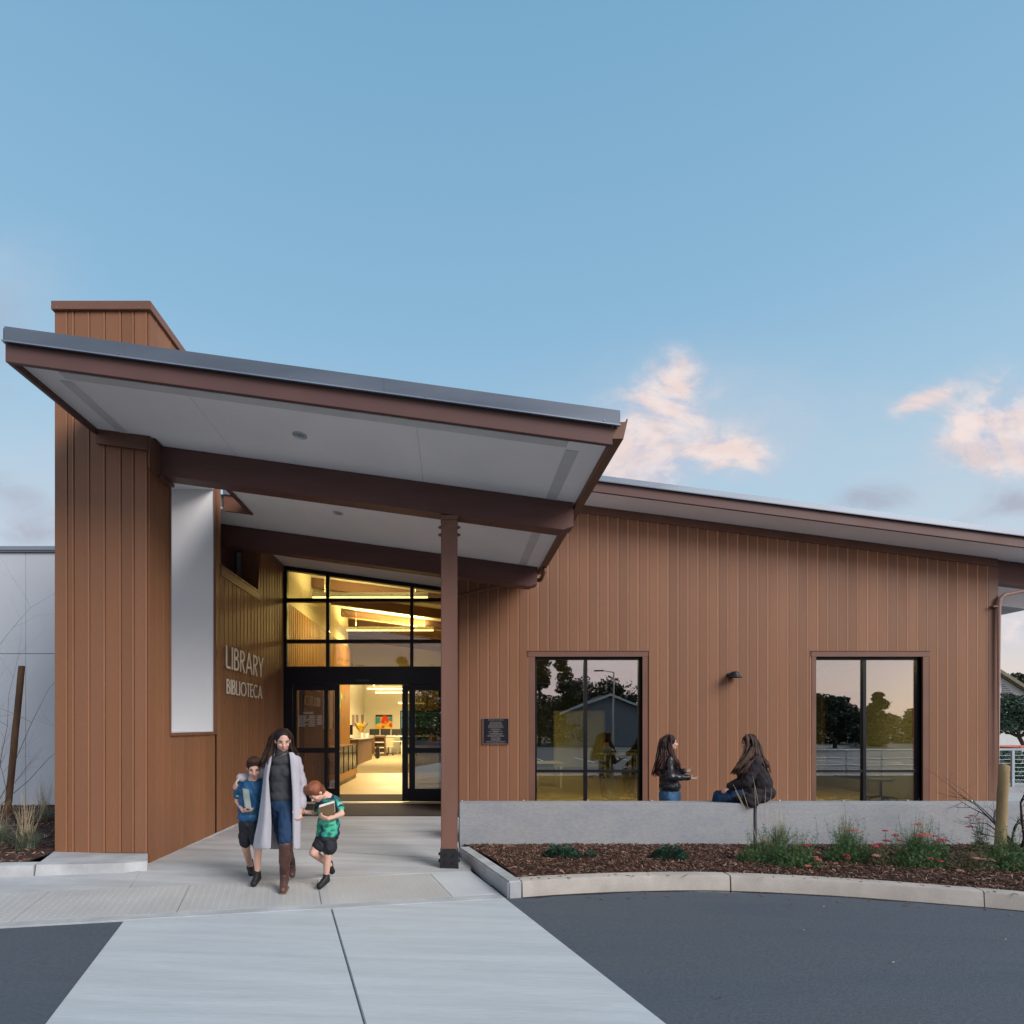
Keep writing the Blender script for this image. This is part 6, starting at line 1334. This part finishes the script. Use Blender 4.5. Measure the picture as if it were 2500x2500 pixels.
for i in range(46): a = rr.uniform(-1.1, 1.1); p0 = L1(.05*math.sin(a*1.3), .01, .125); p1 = L1(.082*math.sin(a), .062*math.cos(a)+.008, .062+rr.uniform(-.012, .015)); mb.tube([p0, p0.lerp(p1, .55)+(M1 @ Vector((0, .018, .012))), p1], [.012, .012, .004], 6)
melt('hair', mb, M_hairbr, b1, .006, 2)
bk1 = thing('book', q1(235, 860, -.12), 'pale grey book held by the boy in the blue jersey', 'book')
def book(root, A, B, C, th, mcov, mpg):
    """A, B, C: three corners of the cover; th thickness vector"""
    D = A+(C-B); th = Vector(th); mb = MB(); mb.hexa([A, B, C, D], [p+th*.08 for p in (A, B, C, D)]); mb.hexa([p+th*.92 for p in (A, B, C, D)], [p+th for p in (A, B, C, D)]); build('cover', mb, mcov, root)
    ctr = (A+B+C+D)/4; ins = [p.lerp(ctr, .05) for p in (A, B, C, D)]; mb = MB(); mb.hexa([p+th*.085 for p in ins], [p+th*.915 for p in ins]); build('pages', mb, mpg, root)
M_page = mat('paper', (.65, .63, .58), .8, .05, 20)
book(bk1, q1(190, 755, -.13), q1(248, 765, -.15), q1(274, 968, -.17), (-.028, .045, 0), mat('cover_grey', (.55, .55, .52), .5, .3, 9, col2=(.22, .27, .22)), M_page)

# ---- boy on the right: green jersey, looking down
Y2 = 5.85; q2 = lambda zx, zy, dy=0.0: P(550+zx/4.294, 1750+zy/4.294, Y2+dy)
b2 = person(q2(1070, 0).x, Y2, -.065, 'red haired boy in a green and navy jersey bowing his head over a brown book')
def jersey_mat():
    m = mat('jersey_green', (.012, .20, .13), .5, .2, 6, bump=.2); nt = m.node_tree; N = nt.nodes; Lk = nt.links; p = N['Principled BSDF']
    g = N.new('ShaderNodeNewGeometry'); n = N.new('ShaderNodeTexNoise'); n.inputs['Scale'].default_value = 7; n.inputs['Detail'].default_value = 2; n.inputs['Distortion'].default_value = 1.5; Lk.new(g.outputs['Position'], n.inputs['Vector'])
    r = N.new('ShaderNodeValToRGB'); Lk.new(n.outputs[0], r.inputs[0]); e = r.color_ramp.elements
    e[0].position = .40; e[0].color = (.012, .022, .06, 1); e[1].position = .60; e[1].color = (.06, .45, .27, 1); x = e.new(.47); x.color = (.008, .14, .13, 1); x = e.new(.53); x.color = (.012, .24, .16, 1)
    Lk.new(r.outputs[0], p.inputs['Base Color']); return m
M_green = jersey_mat()
body = MB(); hc = q2(945, 790, -.06); L2, M2 = head(body, hc, (-.42, -.50, -.76), Vector((-.55, -.55, .65)), .89)
chain(body, [hc+Vector((.03, .03, -.0)), q2(1085, 850, .02)], [.045, .052]); ell(body, q2(1085, 980, .02), .10, .085, .13); ell(body, q2(1080, 1150), .10, .08, .13)
t1, u1_, v1 = q2(1005, 905, .02), q2(935, 1005, .10), q2(845, 1000, .02); t2, u2_, v2 = q2(1150, 880, .02), q2(1222, 1015, -.04), q2(1080, 1068, -.20)
chain(body, [t1, u1_, v1], [.036, .027, .021]); chain(body, [t2, u2_, v2], [.036, .030, .022]); hand(body, v1, (-.9, -.2, .15), (.2, -.9, -.2), 1, .75, .5); hand(body, v2, (-.92, -.2, .28), (.1, .6, .5), 1, .78, .75)
kF, aF, kB, aB = q2(1075, 1430, -.04), q2(1058, 1650, .0), q2(925, 1425, -.06), q2(1095, 1555, .32)
chain(body, [q2(1098, 1270), kF, aF], [.066, .044, .030]); chain(body, [q2(1020, 1270), kB, aB], [.066, .044, .030])
melt('body', body, M_skin2, b2, .0065, 2); face(b2, L2, M2, .89)
mb = MB(); ell(mb, q2(1085, 960, .02), .118, .095, .13); ell(mb, q2(1082, 1130), .112, .09, .13); ell(mb, q2(1075, 1215), .118, .092, .06); chain(mb, [t1, q2(1080, 870, .03), t2], [.048, .056, .052]); chain(mb, [t2, t2.lerp(u2_, .55)], [.053, .05]); chain(mb, [t1, t1.lerp(u1_, .5)], [.048, .045]); melt('jersey', mb, M_green, b2, .009, 3)
mb = MB(); c_ = t2.lerp(u2_, .42); d_ = (u2_-t2).normalized()
mb.tube([c_-d_*.022, c_+d_*.03], [.0535, .0525], 16); build('sleeve_navy', mb, mat('navy_cloth', (.012, .018, .05), .6, .1), b2, smooth=True)
for k in (-.010, .006): mb = MB(); mb.tube([c_+d_*(k-.003), c_+d_*(k+.004)], [.0545, .0545], 16); build('sleeve_stripe', mb, mat('stripe_white', (.5, .52, .58), .6, .1), b2, smooth=True)
mb = MB(); ell(mb, q2(1065, 1270), .112, .088, .055); chain(mb, [q2(1096, 1290), q2(1090, 1375, -.03)], [.074, .072]); chain(mb, [q2(1025, 1290), q2(985, 1345, -.03)], [.074, .068]); melt('shorts', mb, M_short, b2, .009, 3)
for an, to in ((q2(1058, 1680, .0), q2(990, 1775, -.09)), (q2(1098, 1560, .34), q2(1120, 1620, .40))):
    if to.y < Y2: to.z = -.062+.034
    mb = MB(); kid_shoe(mb, an, to, 1.0); chain(mb, [an, an+Vector((0, 0, .03))], [.034, .032]); melt('shoe', mb, M_shoe, b2, .007, 2)
rr = random.Random(6); mb = MB(); scalp_cap(mb, L2, M2, .94)
for i in range(60): a = rr.uniform(-1.5, 1.5); p0 = L2(.05*math.sin(a*1.3), .01, .125); p1 = L2(.088*math.sin(a), .072*math.cos(a)+.006, .050+rr.uniform(-.02, .02)); mb.tube([p0, p0.lerp(p1, .55)+(M2 @ Vector((0, .018, .012))), p1], [.013, .013, .004], 6)
melt('hair', mb, M_hairred, b2, .006, 2)
bk2 = thing('book', q2(1060, 1000, -.15), 'brown book held to his chest by the boy in the green jersey', 'book')
book(bk2, q2(978, 955, -.17), q2(1142, 905, -.13), q2(1150, 1025, -.16), (.0, .028, .028), mat('cover_brown', (.10, .058, .022), .6, .2, 9), M_page)

# ---- woman standing behind the wall, black jacket, hands talking
Y3 = 8.78; q3 = lambda zx, zy, dy=0.0: P(1560+zx/5.367, 1770+zy/5.367, Y3+dy)
p3 = person(q3(400, 0).x, Y3, -.05, 'woman with long dark wavy hair and black leather jacket gesturing behind the wall')
M_leath = mat('jacket_black', (.012, .013, .018), .38, .25, 9, bump=.5, bscale=24, bdist=.01, spec=.5); M_jean2 = mat('denim_blue', (.05, .12, .22), .85, .2, 6, bump=.4, bscale=260, fine=.2)
body = MB(); hc = q3(418, 232); L3, M3 = head(body, hc, (.97, -.24, .02), Vector((0, 0, 1)), .98)
chain(body, [hc+Vector((-.02, 0, -.05)), q3(385, 420)], [.046, .055]); ell(body, q3(385, 560), .10, .15, .16); ell(body, q3(400, 800), .11, .14, .16)
a0, a1, a2 = q3(395, 460, -.15), q3(405, 680, -.19), q3(655, 690, -.20); c0, c1, c2 = q3(395, 460, .15), q3(450, 650, .18), q3(592, 605, .10)
chain(body, [a0, a1, a2], [.045, .036, .024]); chain(body, [c0, c1, c2], [.045, .036, .024]); hand(body, a2, (1, -.1, -.16), (0, -.25, 1), -1, .95, .35, .35); hand(body, c2, (1, -.2, .10), (0, -.5, .9), 1, .95, .45, .3)
for dy in (-.09, .09): chain(body, [q3(400, 960, dy), q3(405, 1300, dy), Vector((q3(400, 0).x, Y3+dy, .04))], [.08, .055, .04])
for dy in (-.09, .09): chain(body, [Vector((q3(400, 0).x, Y3+dy, -.01)), Vector((q3(400, 0).x+.13, Y3+dy, -.02))], [.04, .032])
melt('body', body, M_skin, p3, .0065, 2); face(p3, L3, M3, .98, True)
mb = MB(); ell(mb, q3(378, 560), .118, .165, .15); chain(mb, [q3(380, 540), q3(392, 680), q3(400, 830)], [.125, .135, .148]); ell(mb, q3(395, 700), .135, .16, .16); ell(mb, q3(440, 590, -.05), .075, .08, .08); ell(mb, q3(402, 800), .160, .165, .105); chain(mb, [a0, c0], [.06, .06]); chain(mb, [a0, a1, a2+Vector((-.01, 0, 0))], [.072, .060, .042]); chain(mb, [c0, c1, c2], [.062, .054, .040]); melt('jacket', mb, M_leath, p3, .009, 3)
mb = MB(); mb.tube([q3(497, 765, -.175), q3(500, 805, -.178)], .004, 6); build('zip', mb, M_steel, p3)
mb = MB(); ell(mb, q3(402, 925), .160, .150, .13); chain(mb, [q3(400, 860), q3(402, 960)], [.14, .155])
for dy in (-.09, .09): chain(mb, [q3(402, 960, dy), q3(405, 1300, dy), Vector((q3(400, 0).x, Y3+dy, .08))], [.098, .070, .055])
melt('jeans', mb, M_jean2, p3, .010, 3)
rr = random.Random(7); mb = MB(); scalp_cap(mb, L3, M3, 1.04)
ctr3 = [[(380, 130, .0), (300, 200, -.06), (275, 330, -.12), (260, 480, -.17), (225, 620, -.15), (212, 670, -.13)], [(400, 135, -.05), (330, 230, -.11), (330, 380, -.15), (300, 500, -.19), (270, 580, -.20)], [(410, 140, -.07), (395, 260, -.11), (425, 380, -.14), (480, 480, -.17), (520, 590, -.18)], [(370, 140, .05), (290, 260, .05), (265, 400, .05), (240, 560, .02), (225, 640, .0)], [(430, 140, .05), (400, 260, .10), (440, 400, .12), (500, 520, .10)]]
def st3(i, rr):
    c = rr.choice(ctr3); k_ = rr.uniform(0, 6); o = rr.gauss(0, 20); pts = [q3(x+o*(.3+.2*j)+11*math.sin(k_+j*2.2), y+rr.gauss(0, 8)*(j > 0), z+rr.gauss(0, .015)) for j, (x, y, z) in enumerate(c)]; return smooth_path(pts, 4), rr.uniform(.009, .016)
hair_strands(mb, st3, 60, rr); melt('hair', mb, M_hairdk, p3, .009, 1); mb = MB(); hair_strands(mb, st3, 120, rr); build('hair_locks', mb, mat('hair_auburn', (.040, .014, .011), .55, .35, 14, (1, 1, .25), .4, 60, (6, 6, .8), .25, fine=.35), p3, smooth=True)

# ---- woman seated on the wall, dark coat, seen from the side and behind
Y4 = 8.30; q4 = lambda zx, zy, dy=0.0: P(1560+zx/5.367, 1770+zy/5.367, Y4+dy)
p4 = person(q4(1500, 0).x, Y4, .478, 'woman with long brown hair and dark coat sitting on the concrete wall')
M_coat4 = mat('coat_black', (.014, .010, .013), .85, .2, 8, bump=.5, bscale=120, fine=.2)
body = MB(); hc = q4(1440, 235); L4, M4 = head(body, hc, (-.93, .30, -.06), Vector((-.05, 0, 1)), 1.0)
chain(body, [hc+Vector((.03, 0, -.05)), q4(1500, 430)], [.05, .06]); ell(body, q4(1490, 620), .15, .16, .18); ell(body, q4(1530, 880), .17, .17, .14)
d0, d1, d2 = q4(1520, 500, -.17), q4(1400, 760, -.22), q4(1195, 815, -.12); f0, f1, f2 = q4(1480, 490, .16), q4(1340, 740, .18), q4(1190, 800, .04)
chain(body, [d0, d1, d2], [.055, .045, .026]); chain(body, [f0, f1, f2], [.055, .045, .026]); hand(body, d2, (-.85, .1, -.45), (0, .3, -1), -1, .95, .4); hand(body, f2, (-.85, .0, -.35), (0, -.3, -1), 1, .95, .3)
kn1, kn2 = q4(1050, 935, .02), q4(1045, 925, .22)
for kn, dy in ((kn1, -.06), (kn2, .12)): chain(body, [q4(1450, 955, dy+.03), kn, Vector((kn.x-.05, 8.62+dy*.3, .05)), ], [.085, .06, .04]); chain(body, [Vector((kn.x-.05, 8.62+dy*.3, .03)), Vector((kn.x-.19, 8.62+dy*.3, -.01))], [.04, .034])
melt('body', body, M_skin2, p4, .0065, 2); face(p4, L4, M4, 1.0)
mb = MB(); ell(mb, q4(1500, 600), .17, .175, .17); ell(mb, q4(1540, 690), .175, .18, .18); ell(mb, q4(1400, 650), .11, .13, .12); ell(mb, q4(1560, 760), .19, .19, .17); ell(mb, q4(1600, 880), .185, .20, .12); ell(mb, q4(1500, 880), .22, .19, .12); ell(mb, q4(1680, 890), .08, .14, .10); chain(mb, [d0, f0], [.075, .07]); chain(mb, [d0, d1, d2], [.092, .078, .046]); chain(mb, [f0, f1, f2], [.085, .07, .045])
ell(mb, q4(1480, 985, -.19), .125, .045, .10); ell(mb, q4(1420, 960, -.12), .19, .08, .055); ell(mb, q4(1560, 960, -.12), .16, .09, .07); ell(mb, q4(1490, 1030, -.21), .075, .03, .055); melt('coat', mb, M_coat4, p4, .010, 5)
mb = MB()
for kn, dy in ((kn1, -.06), (kn2, .10)): chain(mb, [q4(1420, 930, dy), kn, Vector((kn.x-.04, 8.60+dy*.3, .12))], [.095, .076, .055])
melt('jeans', mb, M_jean, p4, .010, 3)
mb = MB(); e_ = L4(.0, .088, .003); mb.tube([L4(-.05, .085, .004), L4(-.02, .098, .004), L4(.02, .098, .004), L4(.05, .085, .004)], .0035, 6); mb.tube([L4(-.052, .083, .006), L4(-.078, .0, .0)], .003, 6); mb.tube([L4(.052, .083, .006), L4(.078, .0, .0)], .003, 6); build('glasses', mb, M_dark, p4, smooth=True)
rr = random.Random(8); mb = MB(); scalp_cap(mb, L4, M4, 1.08); ell(mb, L4(.045, .02, .02), .05, .065, .09, M4)
ctr4 = [[(1440, 128, -.04), (1500, 230, -.10), (1470, 360, -.14), (1380, 480, -.20), (1290, 570, -.20), (1255, 640, -.18)], [(1460, 128, -.02), (1540, 230, -.08), (1545, 370, -.12), (1560, 430, -.17), (1440, 520, -.22), (1330, 640, -.24)], [(1480, 128, .0), (1560, 250, -.02), (1580, 380, -.06), (1640, 500, -.10), (1680, 620, -.12)], [(1420, 130, -.05), (1420, 230, -.10), (1400, 340, -.12), (1350, 460, -.15), (1280, 560, -.16)], [(1470, 130, .04), (1560, 280, .06), (1600, 420, .04), (1660, 560, .02)]]
def st4(i, rr):
    c = rr.choice(ctr4); k_ = rr.uniform(0, 6); o = rr.gauss(0, 22); pts = [q4(x+o*(.3+.2*j)+10*math.sin(k_+j*2.1), y+rr.gauss(0, 8)*(j > 0), z+rr.gauss(0, .014)) for j, (x, y, z) in enumerate(c)]; return smooth_path(pts, 4), rr.uniform(.009, .016)
hair_strands(mb, st4, 70, rr); melt('hair', mb, M_hairdk, p4, .009, 1); mb = MB(); hair_strands(mb, st4, 110, rr); build('hair_locks', mb, mat('hair_chestnut', (.075, .040, .027), .6, .35, 14, (1, 1, .25), .4, 60, (6, 6, .8), .2, fine=.35), p4, smooth=True)
